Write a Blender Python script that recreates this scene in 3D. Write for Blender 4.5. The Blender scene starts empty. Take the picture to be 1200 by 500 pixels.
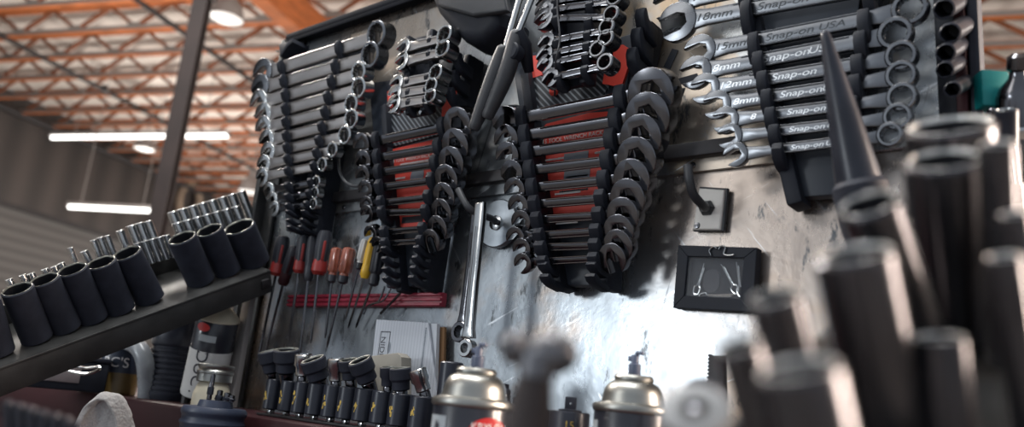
import bpy, bmesh, math, random
import numpy as np
from mathutils import Vector, Matrix
random.seed(7)
PI = math.pi
S = bpy.context.scene
COL = S.collection

# ------------------------------------------------------------------ camera
F = 930.0                                   # focal length in pixels of the 1200 x 500 frame
_X = Vector((1170, 110, 930)).normalized()
_Z = Vector((375, 3800, -930)); _Z = (_Z - _X * _Z.dot(_X)).normalized()
_Y = _Z.cross(_X)
R = Matrix((_X, _Y, _Z))                    # world = R @ camera
CAM = -(R @ Vector((0, 0, -1)))             # the centre of the picture is 1 m away on the tool board
FLOOR = CAM.z - 1.28

def ray(px, py):
    return R @ Vector((px - 600, -(py - 250), -F)) / F
def W(px, py, d):                           # point of the place seen at a pixel, d metres away along the view axis
    return CAM + ray(px, py) * d
def PP(px, py, y=0.0):                      # point of the place on the vertical plane at distance y from the board
    r = ray(px, py); return CAM + r * ((y - CAM.y) / r.y)
def PZ(px, py, z):
    r = ray(px, py); return CAM + r * ((z - CAM.z) / r.z)
def proj(p):
    c = R.transposed() @ (p - CAM); return 600 + F * c.x / -c.z, 250 - F * c.y / -c.z

cd = bpy.data.cameras.new('camera'); co = bpy.data.objects.new('camera', cd); COL.objects.link(co)
co.matrix_world = Matrix.Translation(CAM) @ R.to_4x4()
cd.sensor_width = 36; cd.lens = F / 1200 * 36; cd.clip_start = .02; cd.clip_end = 200
cd.dof.use_dof = True; cd.dof.focus_distance = .92; cd.dof.aperture_fstop = 3.9
S.camera = co

# ------------------------------------------------------------------ materials
def mat(name, col, metal=0.0, rough=.5, var=.15, scale=30.0, col2=None, spec=.5, rvar=.1, bump=0.0, stretch=(1, 1, 1), coat=0.0, lo=.35, hi=.7, coords='Object'):
    m = bpy.data.materials.new(name); m.use_nodes = True
    n, l = m.node_tree.nodes, m.node_tree.links
    b = n['Principled BSDF']
    b.inputs['Metallic'].default_value = metal
    b.inputs['Specular IOR Level'].default_value = spec
    b.inputs['Coat Weight'].default_value = coat
    tc = n.new('ShaderNodeTexCoord'); mp = n.new('ShaderNodeMapping')
    mp.inputs['Scale'].default_value = stretch
    l.new(tc.outputs[coords], mp.inputs['Vector'])
    no = n.new('ShaderNodeTexNoise'); no.inputs['Scale'].default_value = scale; no.inputs['Detail'].default_value = 6
    l.new(mp.outputs[0], no.inputs['Vector'])
    rp = n.new('ShaderNodeValToRGB')
    c2 = col2 if col2 else tuple(c * (1 - var) for c in col)
    c1 = col if col2 else tuple(min(1, c * (1 + var)) for c in col)
    rp.color_ramp.elements[0].position = lo; rp.color_ramp.elements[0].color = (*c2, 1)
    rp.color_ramp.elements[1].position = hi; rp.color_ramp.elements[1].color = (*c1, 1)
    l.new(no.outputs['Fac'], rp.inputs['Fac']); l.new(rp.outputs[0], b.inputs['Base Color'])
    mr = n.new('ShaderNodeMapRange'); mr.inputs['To Min'].default_value = max(.02, rough - rvar); mr.inputs['To Max'].default_value = min(1, rough + rvar)
    l.new(no.outputs['Fac'], mr.inputs['Value']); l.new(mr.outputs[0], b.inputs['Roughness'])
    if bump:
        bp = n.new('ShaderNodeBump'); bp.inputs['Strength'].default_value = bump; bp.inputs['Distance'].default_value = .002
        l.new(no.outputs['Fac'], bp.inputs['Height']); l.new(bp.outputs[0], b.inputs['Normal'])
    return m

def emit(name, col, st):
    m = mat(name, col); b = m.node_tree.nodes['Principled BSDF']
    b.inputs['Emission Color'].default_value = (*col, 1); b.inputs['Emission Strength'].default_value = st
    return m

M = {}
M['chrome'] = mat('brushed chrome', (.165, .172, .185), 1, .27, .12, 60, rvar=.08, stretch=(.15, 1, 1))
M['chrome_hi'] = mat('polished chrome', (.50, .51, .51), 1, .18, .08, 40, rvar=.05)
M['chrome_br'] = mat('tarnished chrome', (.36, .34, .33), 1, .34, .18, 50, rvar=.1, stretch=(.15, 1, 1))
M['chrome_dk'] = mat('dark oiled chrome', (.135, .135, .145), 1, .17, .15, 50, rvar=.08, stretch=(.15, 1, 1))
M['black_plastic'] = mat('black plastic', (.014, .0165, .024), 0, .55, .2, 60, spec=.25)
M['slate_plastic'] = mat('slate plastic plate', (.024, .031, .044), 0, .45, .15, 20)
M['impact'] = mat('black oxide steel', (.026, .029, .041), .0, .62, .2, 50, spec=.22)
M['impact_gloss'] = mat('glossy black steel', (.022, .025, .036), .1, .32, .2, 30, spec=.4)
M['mouth'] = mat('worn bare steel rim', (.26, .26, .23), .8, .45, .35, 120)
M['inner'] = mat('socket inner black', (.014, .015, .02), .3, .5, .2, 40)
M['red_label'] = mat('red printed label', (.85, .085, .06), 0, .45, .15, 8)
M['red_rail'] = mat('red painted rail', (.30, .020, .045), 0, .4, .2, 30)
M['red_paint'] = mat('dark red cart paint', (.029, .005, .0075), 0, .6, .25, 6, spec=.25)
M['white_ink'] = mat('white ink', (.88, .86, .84), 0, .6, .05)
M['grey_ink'] = mat('grey ink', (.25, .28, .32), 0, .5, .1)
M['dark_ink'] = mat('dark ink', (.03, .03, .04), 0, .6, .1)
M['yellow_ink'] = mat('yellow ink', (.62, .42, .08), 0, .6, .3, 300)
M['stamp'] = mat('stamped bright letters', (.70, .71, .72), .7, .3, .1)
M['stamp_dark'] = mat('stamped dark letters', (.06, .065, .07), .6, .4, .1)
M['paper'] = mat('white paper', (.62, .65, .69), 0, .8, .06, 12)
M['cardboard'] = mat('brown cardboard', (.20, .105, .045), 0, .85, .2, 15, stretch=(1, 1, .2))
M['beige_card'] = mat('beige card', (.30, .28, .24), 0, .8, .15, 12)
M['rubber'] = mat('dark rubber', (.035, .037, .042), 0, .5, .2, 60)
M['orange_wood'] = mat('orange timber', (.50, .15, .045), 0, .7, .3, 3, stretch=(1, 1, 6))
M['dark_wood'] = mat('brown timber web', (.22, .075, .032), 0, .75, .3, 3)
M['roof'] = mat('white roof deck', (.86, .80, .74), 0, .9, .1, 1.2)
M['dark_steel'] = mat('dark painted steel', (.035, .032, .034), .3, .5, .2, 5)
M['post'] = mat('brown steel post', (.032, .024, .024), .1, .6, .25, 4)
M['plate_grey'] = mat('galvanized truss plate', (.30, .29, .28), .5, .5, .1, 20)
M['tray_steel'] = mat('olive grey steel tray', (.055, .055, .054), .4, .5, .25, 25)
M['cap_white'] = mat('white plastic', (.7, .7, .68), 0, .5, .05)
M['cream'] = mat('cream plastic', (.55, .50, .38), 0, .45, .15, 20)
M['silver_can'] = mat('silver lacquered tinplate', (.36, .36, .335), 1, .36, .08, 20)
M['can_black'] = mat('black can print', (.018, .020, .030), 0, .3, .15, 20, coat=.4)
M['can_grey'] = mat('grey can print', (.42, .46, .48), 0, .35, .1, 20)
M['can_red'] = mat('red can print', (.60, .030, .028), 0, .3, .1, 20)
M['nozzle'] = mat('blue grey nozzle', (.10, .12, .18), 0, .35, .1, 20)
M['screw_red'] = mat('red screwdriver grip', (.26, .022, .018), 0, .4, .2, 20)
M['screw_black'] = mat('black screwdriver grip', (.022, .024, .032), 0, .45, .2, 40)
M['acetate'] = mat('clear amber acetate grip', (.34, .10, .06), 0, .15, .3, 60, coat=.6)
M['yellow_grip'] = mat('yellow screwdriver grip', (.75, .44, .03), 0, .35, .12, 30)
M['white_grip'] = mat('white screwdriver grip', (.6, .6, .58), 0, .35, .12, 30)
M['teal'] = mat('teal plastic', (.0, .19, .19), 0, .5, .15, 20)
M['brown_handle'] = mat('worn hickory handle', (.030, .021, .020), 0, .6, .3, 12)
M['hammer'] = mat('worn hammer steel', (.14, .14, .15), .8, .36, .3, 30)
M['towel'] = mat('grey terry towel', (.40, .385, .37), 0, 1, .10, 400, bump=.6)
M['navy'] = mat('navy label', (.03, .04, .065), 0, .35, .1)
M['amber'] = mat('amber fluid bottle', (.16, .105, .035), 0, .3, .2, 8)
M['hose'] = mat('clear grey hose', (.25, .27, .29), 0, .25, .15, 20)
M['blue_spool'] = mat('dark blue plastic', (.035, .045, .075), 0, .4, .2, 20)
M['yellow_tag'] = mat('yellow tag', (.75, .52, .05), 0, .5, .1)
M['mint_tag'] = mat('mint tag', (.35, .62, .52), 0, .5, .1)
M['silver_label'] = mat('silver label', (.30, .26, .26), .4, .4, .2, 30)
M['tan'] = mat('tan hose', (.20, .15, .11), 0, .7, .2)
M['magnet_white'] = mat('chipped white paint', (.70, .67, .62), .0, .6, .3, 90, col2=(.20, .17, .14), lo=.22, hi=.34)
M['galv'] = mat('zinc disc', (.46, .50, .54), .85, .36, .25, 30, col2=(.26, .29, .32))
M['lens'] = emit('lit lamp diffuser', (1, .96, .90), .85)
M['tube'] = emit('lit fluorescent tube', (1, .99, .95), 3.5)
M['lampshell'] = mat('grey lamp shell', (.25, .23, .22), .2, .5, .1, 10)
M['black_chrome'] = mat('black chromed steel', (.088, .088, .098), .9, .23, .15, 30)
M['flange'] = mat('matte black flange', (.012, .013, .017), 0, .85, .2, 20, spec=.08)
M['rim_bright'] = mat('bright socket rim', (.70, .70, .68), .5, .45, .15, 60)
M['carbon'] = mat('weave printed label', (.055, .06, .07), .1, .35, .5, 20)
def weave(m):
    n, l = m.node_tree.nodes, m.node_tree.links
    w = n.new('ShaderNodeTexWave'); w.inputs['Scale'].default_value = 75; w.inputs['Distortion'].default_value = .4
    w.bands_direction = 'DIAGONAL'
    rp = n.new('ShaderNodeValToRGB'); rp.color_ramp.elements[0].color = (.02, .022, .028, 1); rp.color_ramp.elements[1].color = (.22, .24, .26, 1)
    rp.color_ramp.elements[0].position = .55; rp.color_ramp.elements[1].position = .95
    l.new(n['Texture Coordinate'].outputs['Object'], w.inputs['Vector'])
    l.new(w.outputs['Fac'], rp.inputs['Fac']); l.new(rp.outputs[0], n['Principled BSDF'].inputs['Base Color'])
weave(M['carbon'])

def lined(name, a, b, scale, axis='Z', rough=.6, metal=0, direction=None):
    m = mat(name, a, metal, rough)
    n, l = m.node_tree.nodes, m.node_tree.links
    w = n.new('ShaderNodeTexWave'); w.inputs['Scale'].default_value = scale; w.inputs['Distortion'].default_value = .3
    w.bands_direction = axis
    rp = n.new('ShaderNodeValToRGB'); rp.color_ramp.elements[0].color = (*a, 1); rp.color_ramp.elements[1].color = (*b, 1)
    l.new(n['Texture Coordinate'].outputs['Object'], w.inputs['Vector'])
    l.new(w.outputs['Fac'], rp.inputs['Fac']); l.new(rp.outputs[0], n['Principled BSDF'].inputs['Base Color'])
    return m
M['corrugated'] = lined('grey corrugated wall', (.060, .057, .056), (.10, .096, .094), 1.3, 'Z')
M['dark_wall'] = lined('dark panelled wall', (.030, .026, .025), (.055, .046, .043), .35, 'X')
M['ruled_paper'] = lined('printed form paper', (.60, .63, .68), (.50, .53, .58), 60, 'X', .8)

def board_mat(name, base, alt, tan, tan_lo, tan_hi, rough, tan_patches=()):
    m = bpy.data.materials.new(name); m.use_nodes = True
    n, l = m.node_tree.nodes, m.node_tree.links
    b = n['Principled BSDF']; b.inputs['Metallic'].default_value = .82
    tc = n.new('ShaderNodeTexCoord')
    def noise(sc, det=6, st=(1, 1, 1), rough_=.6, turn=0.0):
        mp = n.new('ShaderNodeMapping'); mp.inputs['Scale'].default_value = st
        rt_ = n.new('ShaderNodeMapping'); rt_.inputs['Rotation'].default_value = (0, turn, 0)
        l.new(tc.outputs['Object'], rt_.inputs['Vector']); l.new(rt_.outputs[0], mp.inputs['Vector'])
        t = n.new('ShaderNodeTexNoise'); t.inputs['Scale'].default_value = sc; t.inputs['Detail'].default_value = det; t.inputs['Roughness'].default_value = rough_
        l.new(mp.outputs[0], t.inputs['Vector']); return t.outputs['Fac']
    def ramp(fac, p0, p1, c0=(0, 0, 0), c1=(1, 1, 1)):
        r = n.new('ShaderNodeValToRGB'); r.color_ramp.elements[0].position = p0; r.color_ramp.elements[1].position = p1
        r.color_ramp.elements[0].color = (*c0, 1); r.color_ramp.elements[1].color = (*c1, 1)
        l.new(fac, r.inputs['Fac']); return r.outputs[0]
    def mix(fac, a, c):
        x = n.new('ShaderNodeMix'); x.data_type = 'RGBA'
        if isinstance(fac, float): x.inputs[0].default_value = fac
        else: l.new(fac, x.inputs[0])
        for v, i in ((a, 6), (c, 7)):
            if isinstance(v, tuple): x.inputs[i].default_value = (*v, 1)
            else: l.new(v, x.inputs[i])
        return x.outputs[2]
    c = ramp(noise(14, 8, (1, 1, .5)), .35, .65, base, alt)
    c = mix(ramp(noise(5.0, 5), tan_lo, tan_hi), c, tan)                                # random tan mottling
    for (sx, sz, sr) in tan_patches:  # soft-edged tan patches around the given centres
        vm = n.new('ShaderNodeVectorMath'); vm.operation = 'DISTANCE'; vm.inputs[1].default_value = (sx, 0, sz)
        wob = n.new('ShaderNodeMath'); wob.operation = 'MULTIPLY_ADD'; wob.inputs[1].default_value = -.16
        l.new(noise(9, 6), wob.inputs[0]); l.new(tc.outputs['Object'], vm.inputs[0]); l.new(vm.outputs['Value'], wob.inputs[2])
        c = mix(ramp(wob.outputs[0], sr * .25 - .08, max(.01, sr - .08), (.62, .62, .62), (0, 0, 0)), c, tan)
    c = mix(ramp(noise(42, 9, (1, 1, .35), .75), .575, .635), c, (.10, .105, .11))        # grime specks and drips
    c = mix(ramp(noise(150, 3, (.06, 1, 1), .5, .45), .69, .74), c, (.66, .68, .70))    # fine scratches
    c = mix(ramp(noise(130, 3, (.07, 1, 1), .5, -.9), .70, .75), c, (.62, .64, .66))
    c = mix(ramp(noise(120, 3, (.05, 1, 1), .5, 1.3), .71, .76), c, (.15, .155, .16))
    l.new(c, b.inputs['Base Color'])
    mr = n.new('ShaderNodeMapRange'); mr.inputs['To Min'].default_value = rough - .12; mr.inputs['To Max'].default_value = rough + .12
    l.new(noise(22, 8, (1, 1, .5)), mr.inputs['Value']); l.new(mr.outputs[0], b.inputs['Roughness'])
    bp = n.new('ShaderNodeBump'); bp.inputs['Strength'].default_value = .25; bp.inputs['Distance'].default_value = .0012
    l.new(noise(60, 6), bp.inputs['Height']); l.new(bp.outputs[0], b.inputs['Normal'])
    return m
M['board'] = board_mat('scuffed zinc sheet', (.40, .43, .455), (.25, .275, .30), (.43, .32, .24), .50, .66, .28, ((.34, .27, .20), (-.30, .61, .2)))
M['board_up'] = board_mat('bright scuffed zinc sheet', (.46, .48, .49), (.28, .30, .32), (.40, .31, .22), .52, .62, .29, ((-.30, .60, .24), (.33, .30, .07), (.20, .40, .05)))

# ------------------------------------------------------------------ mesh helpers
class MB:
    def __init__(s): s.bm = bmesh.new()
    def box(s, c, size, rot=None, bev=0.0, seg=2):
        b = bmesh.new(); bmesh.ops.create_cube(b, size=1)
        bmesh.ops.scale(b, vec=size, verts=b.verts)
        if bev: bmesh.ops.bevel(b, geom=b.edges[:], offset=bev, segments=seg, affect='EDGES', profile=.5)
        m = Matrix.Translation(Vector(c))
        if rot is not None: m = m @ (rot.to_4x4() if len(rot) == 3 else rot)
        return s._add(b, m)
    def _add(s, b, m=None):
        if m is not None: b.transform(m)
        me = bpy.data.meshes.new('tmp'); b.to_mesh(me); b.free(); s.bm.from_mesh(me); bpy.data.meshes.remove(me)
        return s
    def prism(s, pts, y0, y1, bev=0.0, m=None, seg=2):
        """polygon in x,z extruded along y, its rims rounded"""
        b = bmesh.new()
        vs = [b.verts.new((x, y0, z)) for x, z in pts]
        f = b.faces.new(vs)
        r = bmesh.ops.extrude_face_region(b, geom=[f])
        bmesh.ops.translate(b, vec=(0, y1 - y0, 0), verts=[v for v in r['geom'] if isinstance(v, bmesh.types.BMVert)])
        bmesh.ops.recalc_face_normals(b, faces=b.faces[:])
        if bev:
            es = [e for e in b.edges if abs(e.verts[0].co.y - e.verts[1].co.y) < 1e-6]
            bmesh.ops.bevel(b, geom=es, offset=bev, segments=seg, affect='EDGES', profile=.5, clamp_overlap=True)
        return s._add(b, m)
    def loft(s, rings, m=None, cap0=True, cap1=True):
        b = bmesh.new()
        vr = [[b.verts.new(p) for p in r] for r in rings]
        n = len(vr[0])
        for a, c in zip(vr, vr[1:]):
            for i in range(n): b.faces.new((a[i], a[(i + 1) % n], c[(i + 1) % n], c[i]))
        if cap0: b.faces.new(vr[0][::-1])
        if cap1: b.faces.new(vr[-1])
        bmesh.ops.recalc_face_normals(b, faces=b.faces[:])
        return s._add(b, m)
    def lathe(s, prof, m=None, n=32, cap0=True, cap1=True):
        """profile of (radius, height) turned about z; radius may be a function of the angle"""
        rings = []
        for r, h in prof:
            fr = r if callable(r) else (lambda a, r=r: r)
            rings.append([(max(fr(2 * PI * i / n), 1e-5) * math.cos(2 * PI * i / n), max(fr(2 * PI * i / n), 1e-5) * math.sin(2 * PI * i / n), h) for i in range(n)])
        return s.loft(rings, m, cap0, cap1)
    def tube(s, pts, r, n=10, m=None):
        pts = [Vector(p) for p in pts]; k = len(pts)
        rs = r if isinstance(r, (list, tuple)) else [r] * k
        rings = []; up = None
        for i, p in enumerate(pts):
            t = (pts[min(i + 1, k - 1)] - pts[max(i - 1, 0)]).normalized()
            if up is None: up = t.orthogonal().normalized()
            up = (up - t * up.dot(t)).normalized(); w = t.cross(up)
            rings.append([p + (up * math.cos(2 * PI * j / n) + w * math.sin(2 * PI * j / n)) * rs[i] for j in range(n)])
        return s.loft(rings, m)
    def build(s, name, material, parent=None, matrix=None, smooth=35):
        me = bpy.data.meshes.new(name)
        s.bm.to_mesh(me); s.bm.free()
        me.materials.append(material)
        for p in me.polygons: p.use_smooth = True
        me.set_sharp_from_angle(angle=math.radians(smooth))
        o = bpy.data.objects.new(name, me); COL.objects.link(o)
        if parent is not None: o.parent = parent
        if matrix is not None: o.matrix_local = matrix
        return o

def curve_pts(ctrl, n=8):
    """smooth line through control points"""
    c = [Vector(p) for p in ctrl]; out = []
    for i in range(len(c) - 1):
        p0, p1, p2, p3 = c[max(i - 1, 0)], c[i], c[i + 1], c[min(i + 2, len(c) - 1)]
        for k in range(n):
            t = k / n
            out.append(.5 * ((2 * p1) + (p2 - p0) * t + (2 * p0 - 5 * p1 + 4 * p2 - p3) * t * t + (3 * p1 - p0 - 3 * p2 + p3) * t ** 3))
    out.append(c[-1]); return out

def frame(loc, zaxis, xhint=Vector((1, 0, 0))):
    z = Vector(zaxis).normalized(); x = Vector(xhint); x = (x - z * x.dot(z)).normalized(); y = z.cross(x)
    m = Matrix((x, y, z)).transposed().to_4x4(); m.translation = Vector(loc); return m

def thing(name, label, cat, matrix=None, group=None):
    o = bpy.data.objects.new(name, None); o.empty_display_size = .02; COL.objects.link(o)
    if matrix is not None: o.matrix_world = matrix if isinstance(matrix, Matrix) else Matrix.Translation(Vector(matrix))
    return tag(o, label, cat, group)
def tag(o, label, cat, group=None):
    o['label'] = label; o['category'] = cat
    if group: o['group'] = group
    return o
def struct(o):
    o['kind'] = 'structure'; return o

def text(name, body, size, material, parent, matrix, depth=.0003, align='CENTER', shear=0.0, xs=1.0):
    cu = bpy.data.curves.new(name, 'FONT'); cu.body = body; cu.size = size; cu.extrude = depth
    cu.align_x = align; cu.align_y = 'CENTER'; cu.shear = shear; cu.materials.append(material)
    t = bpy.data.objects.new('tmp_text', cu)
    me = bpy.data.meshes.new_from_object(t); bpy.data.objects.remove(t)
    me.name = name
    o = bpy.data.objects.new(name, me); COL.objects.link(o)
    o.parent = parent; o.matrix_local = matrix @ Matrix.Diagonal((xs, 1, 1, 1)); return o
FACE = Matrix.Rotation(PI / 2, 4, 'X')      # lettering that stands upright and faces the viewer (-y)
def T(x, y, z): return Matrix.Translation((x, y, z))
ORD = ['topmost', 'second', 'third', 'fourth', 'fifth', 'sixth', 'seventh', 'eighth', 'ninth', 'tenth', 'eleventh', 'twelfth']

# ------------------------------------------------------------------ the hall (axes turned against the board)
D1 = Vector((-.3757, .9267, 0)); D2 = Vector((-.9267, -.3757, 0))
HALL = Matrix((D1, D2, Vector((0, 0, 1)))).transposed().to_4x4(); HALL.translation = CAM   # local x along the hall, y across it to the left
HB = 5.5
def hall(px, py, h):                        # hall coordinates of a pixel at height h above the camera
    q = PZ(px, py, CAM.z + h) - CAM; return q.dot(D1), q.dot(D2)
XMAX, YL, YR, XMIN = 26.0, 16.6, -14.0, -2.5
fl = FLOOR - CAM.z
o = MB().box(((XMAX + XMIN) / 2, (YL + YR) / 2, fl - .05), (XMAX - XMIN, YL - YR, .1)).build('floor', mat('grey concrete', (.16, .15, .14), 0, .6, .2, 2), None, HALL); struct(o)
o = MB().box(((XMAX + XMIN) / 2, (YL + YR) / 2, HB + .50), (XMAX - XMIN, YL - YR, .06)).build('ceiling', M['roof'], None, HALL); struct(o)
MB_l = MB().box(((XMAX + XMIN) / 2, YL + .05, (fl + 3.4) / 2), (XMAX - XMIN, .1, 3.4 - fl))
o = MB_l.build('wall_left', M['corrugated'], None, HALL); struct(o)
o = MB().box(((XMAX + XMIN) / 2, YL + .06, (3.4 + HB + .47) / 2), (XMAX - XMIN, .1, HB + .47 - 3.4)).build('wall_left_upper', M['dark_wall'], None, HALL); struct(o)
o = MB().box(((XMAX + XMIN) / 2, YL - .06, 3.4), (XMAX - XMIN, .12, .10)).build('trim_1', M['dark_steel'], None, HALL); struct(o)
o = MB().box((XMAX + .05, (YL + YR) / 2, (fl + HB + .47) / 2), (.1, YL - YR, HB + .47 - fl)).build('wall_back', M['dark_wall'], None, HALL); struct(o)
o = MB().box(((XMAX + XMIN) / 2, YR - .05, (fl + HB + .47) / 2), (XMAX - XMIN, .1, HB + .47 - fl)).build('wall_right', M['dark_wall'], None, HALL); struct(o)

# roof trusses: one built, then copied along the hall
def truss():
    t = thing('roof_truss', 'orange timber roof truss with zigzag web, one of the even row under the white ceiling', 'truss', None, 'roof trusses under the ceiling')
    bc = MB().box((0, (YL + YR) / 2, HB), (.10, YL - YR, .085), bev=.006, seg=1)
    MB().box((0, (YL + YR) / 2, HB + .435), (.09, YL - YR, .085), bev=.006, seg=1).build('top_chord', M['orange_wood'], t)
    wb = MB(); n = 0; y = YR + .4; st = .62
    while y < YL - .7:
        za, zb = (HB + .03, HB + .42) if n % 2 == 0 else (HB + .42, HB + .03)
        a, b = Vector((0, y, za)), Vector((0, y + st, zb)); d = (b - a)
        wb.box((a + b) / 2, (.055, d.length, .06), Matrix.Rotation(math.atan2(d.z, d.y), 3, 'X'))
        if n % 2 == 0: bc.box((0, y, HB + .035), (.10, .26, .11))
        y += st; n += 1
    wb.build('web', M['dark_wood'], t)
    o = bc.build('bottom_chord', M['orange_wood'], t); o.data.materials.append(M['plate_grey'])
    for p in o.data.polygons:
        if abs(p.center.x) > .047: p.material_index = 1
    return t
tr = truss(); kids = list(tr.children)
SP = .88; x0 = 4.44; first = True; i = 0
while x0 + SP * i < XMAX - .3:
    r = tr if i == 0 else tr.copy()
    if i:
        COL.objects.link(r)
        for ch in kids:
            c = ch.copy(); COL.objects.link(c); c.parent = r; c.matrix_parent_inverse = Matrix()
    r.matrix_world = HALL @ T(x0 + SP * i, 0, 0)
    i += 1
for k, (px, py) in enumerate(((225, 45), (110, 96), (300, 195), (40, 138))):
    yy = [9.09, 12.75, 12.75, 16.3][k]
    if k == 2: continue
    nm = ['nearest', 'middle', 'farthest'][[0, 1, 3].index(k)]
    mb = MB().tube([(XMIN, yy, HB - .06), (XMAX - .05, yy, HB - .06)], .045 if k < 3 else .08, 12)
    for xx in range(int(XMIN) + 2, int(XMAX), 4): mb.box((xx, yy, HB - .02), (.05, .13, .12))
    tag(mb.build('ceiling_pipe', M['dark_steel'], None, HALL), f'dark pipe crossing below the orange trusses, {nm} of the three from the post' if k < 3 else 'dark pipe along the top of the left wall below the trusses', 'pipe')
# glued timber girder close above the board
gx, gy = hall(322, 22, 5.0)
g = MB().box((gx + 3.0, gy - .16, 5.18), (18, .28, .50), bev=.01, seg=1).build('timber_girder', M['orange_wood'], None, HALL)
tag(g, 'thick orange timber girder running under the trusses above the wrench board corner', 'beam')

# leaning steel post
a, b = W(177, 300, 6.2), W(246, -40, 6.2); d = (b - a).normalized()
a = a - d * ((a.z - FLOOR) / d.z); b = b + d * ((CAM.z + HB - b.z) / d.z)
p = thing('steel_post', 'dark brown steel post leaning slightly, standing behind the socket tray', 'post', frame(a, d, R @ Vector((1, 0, 0))))
L = (b - a).length
mb = MB().box((0, -.05, L / 2), (.115, .012, L), bev=.003, seg=1).box((0, .05, L / 2), (.115, .012, L), bev=.003, seg=1).box((0, 0, L / 2), (.012, .1, L)); mb.build('column_section', M['post'], p)
MB().box((0, 0, .01), (.25, .25, .02), bev=.003).build('base_plate', M['post'], p)
MB().box((0, 0, L * .62), (.17, .13, .16), bev=.004).build('collar', M['dark_steel'], p)

# fluorescent battens
def batten(pa, pb, h, lab):
    A, B = PZ(*pa, CAM.z + h), PZ(*pb, CAM.z + h)
    c = (A + B) / 2; d = (B - A); ln = d.length
    t = thing('fluorescent_lamp', lab, 'lamp', frame(c, Vector((0, 0, 1)), d))
    MB().box((0, 0, .055), (ln, .12, .05), bev=.008).build('housing', M['lampshell'], t)
    mb = MB().tube([(-ln / 2 + .02, 0, 0), (ln / 2 - .02, 0, 0)], .036, 14); mb.build('tube', M['tube'], t)
    for s in (-1, 1):
        MB().box((s * ln / 2, 0, .03), (.03, .09, .08), bev=.006).build('end_cap', M['lampshell'], t)
        MB().tube([(s * ln * .36, 0, .075), (s * ln * .36, 0, HB - h)], .006, 6).build('hanger_rod', M['lampshell'], t)
    return c, d.normalized(), ln
LAMPS = [batten((60, 161), (268, 159), 3.9, 'long lit fluorescent tube lamp crossing behind the steel post'),
         batten((80, 242), (181, 247), 2.6, 'shorter lit fluorescent tube lamp hanging low left of the post')]
# bell lamps
def bell(px, py, dep, r, lab):
    c = W(px, py, dep)
    t = thing('high_bay_lamp', lab, 'lamp', c)
    MB().lathe([(r, -.02), (r * .98, .02), (r * .92, r * .45), (r * .70, r * .95), (r * .40, r * 1.25), (r * .36, r * 1.7), (.0, r * 1.75)], n=28, cap0=False).build('shade', M['lampshell'], t)
    MB().lathe([(0, -.05), (r * .6, -.035), (r * .96, 0), (r * .9, .04), (0, .05)], n=28).build('diffuser', M['lens'], t)
    MB().tube([(0, 0, r * 1.7), (0, 0, max(CAM.z + HB - c.z, r * 1.9))], .012, 6).build('hanging_stem', M['lampshell'], t)
    return c
bell(265, 21, 9.5, .205, 'round bell lamp with bright disc below the trusses, nearest, upper left of the board')
bell(169, 174, 17, .22, 'small oval lit bell lamp just below the long tube, left of the post')
bell(293, 224, 15, .22, 'small lit bell lamp low beside the left edge of the tool board')
# hose ring on the far wall
hd = 12.0
while (W(222, 236, hd) - CAM).dot(D2) < YL - .25: hd += .05
t = MB(); hs = hd / 12; t.tube([W(222, 236, hd) + (D1 * math.cos(a) * .22 + Vector((0, 0, 1)) * math.sin(a) * .27) * hs for a in [2 * PI * k / 28 for k in range(29)]], .055 * hs, 10)
tag(t.build('hose_coil', M['tan'], None), 'pale tan coil of hose hanging in the distance right of the post', 'hose')

# ------------------------------------------------------------------ the tool board
DECK = -.278                                # top of the red cart the board stands on
XL, XR, ZT = -.536, .512, .352
board = thing('tool_board', 'scuffed grey sheet metal tool board carrying the wrench racks', 'board', (0, 0, DECK))
def at(x, y, z): return T(x, y, z - DECK)
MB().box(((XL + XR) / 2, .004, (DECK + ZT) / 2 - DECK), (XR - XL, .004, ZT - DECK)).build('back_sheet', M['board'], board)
zs = .026                                   # the upper sheet overlaps down to here
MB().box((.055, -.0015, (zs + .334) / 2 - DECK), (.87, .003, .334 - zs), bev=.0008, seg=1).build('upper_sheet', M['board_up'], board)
mb = MB().box(((XL + XR) / 2, -.006, ZT + .006 - DECK), (XR - XL + .01, .030, .012), bev=.002)
mb.box(((XL + XR) / 2, -.019, ZT + .001 - DECK), (XR - XL + .01, .003, .014), bev=.001)
mb.build('top_flange', M['flange'], board)
mb = MB().box((XL - .004, .0, (DECK + ZT) / 2 - DECK), (.012, .05, ZT - DECK), bev=.002).box((XL + .012, -.004, (DECK + ZT) / 2 - DECK), (.03, .005, ZT - DECK), bev=.001)
mb.build('left_frame', M['tray_steel'], board)
MB().box((XR - .006, -.008, (DECK + .62) / 2 - DECK), (.009, .024, .62 - DECK), bev=.002).build('red_edge_strip', M['red_paint'], board)
MB().box((XR + .004, -.004, (DECK + .62) / 2 - DECK), (.009, .024, .62 - DECK), bev=.002).build('right_frame', M['impact'], board)
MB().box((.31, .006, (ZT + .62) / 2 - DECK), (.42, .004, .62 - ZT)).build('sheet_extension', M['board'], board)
for x, z in ((.247, .034), (.02, .034), (-.33, .034), (-.40, .05)):
    sc = MB().lathe([(.0036, 0), (.0036, .001), (.0026, .002), (0, .002)], at(x, -.003, z) @ Matrix.Rotation(PI / 2, 4, 'X'), n=14)
    sc.build('screw', M['chrome_dk'], board)

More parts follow.
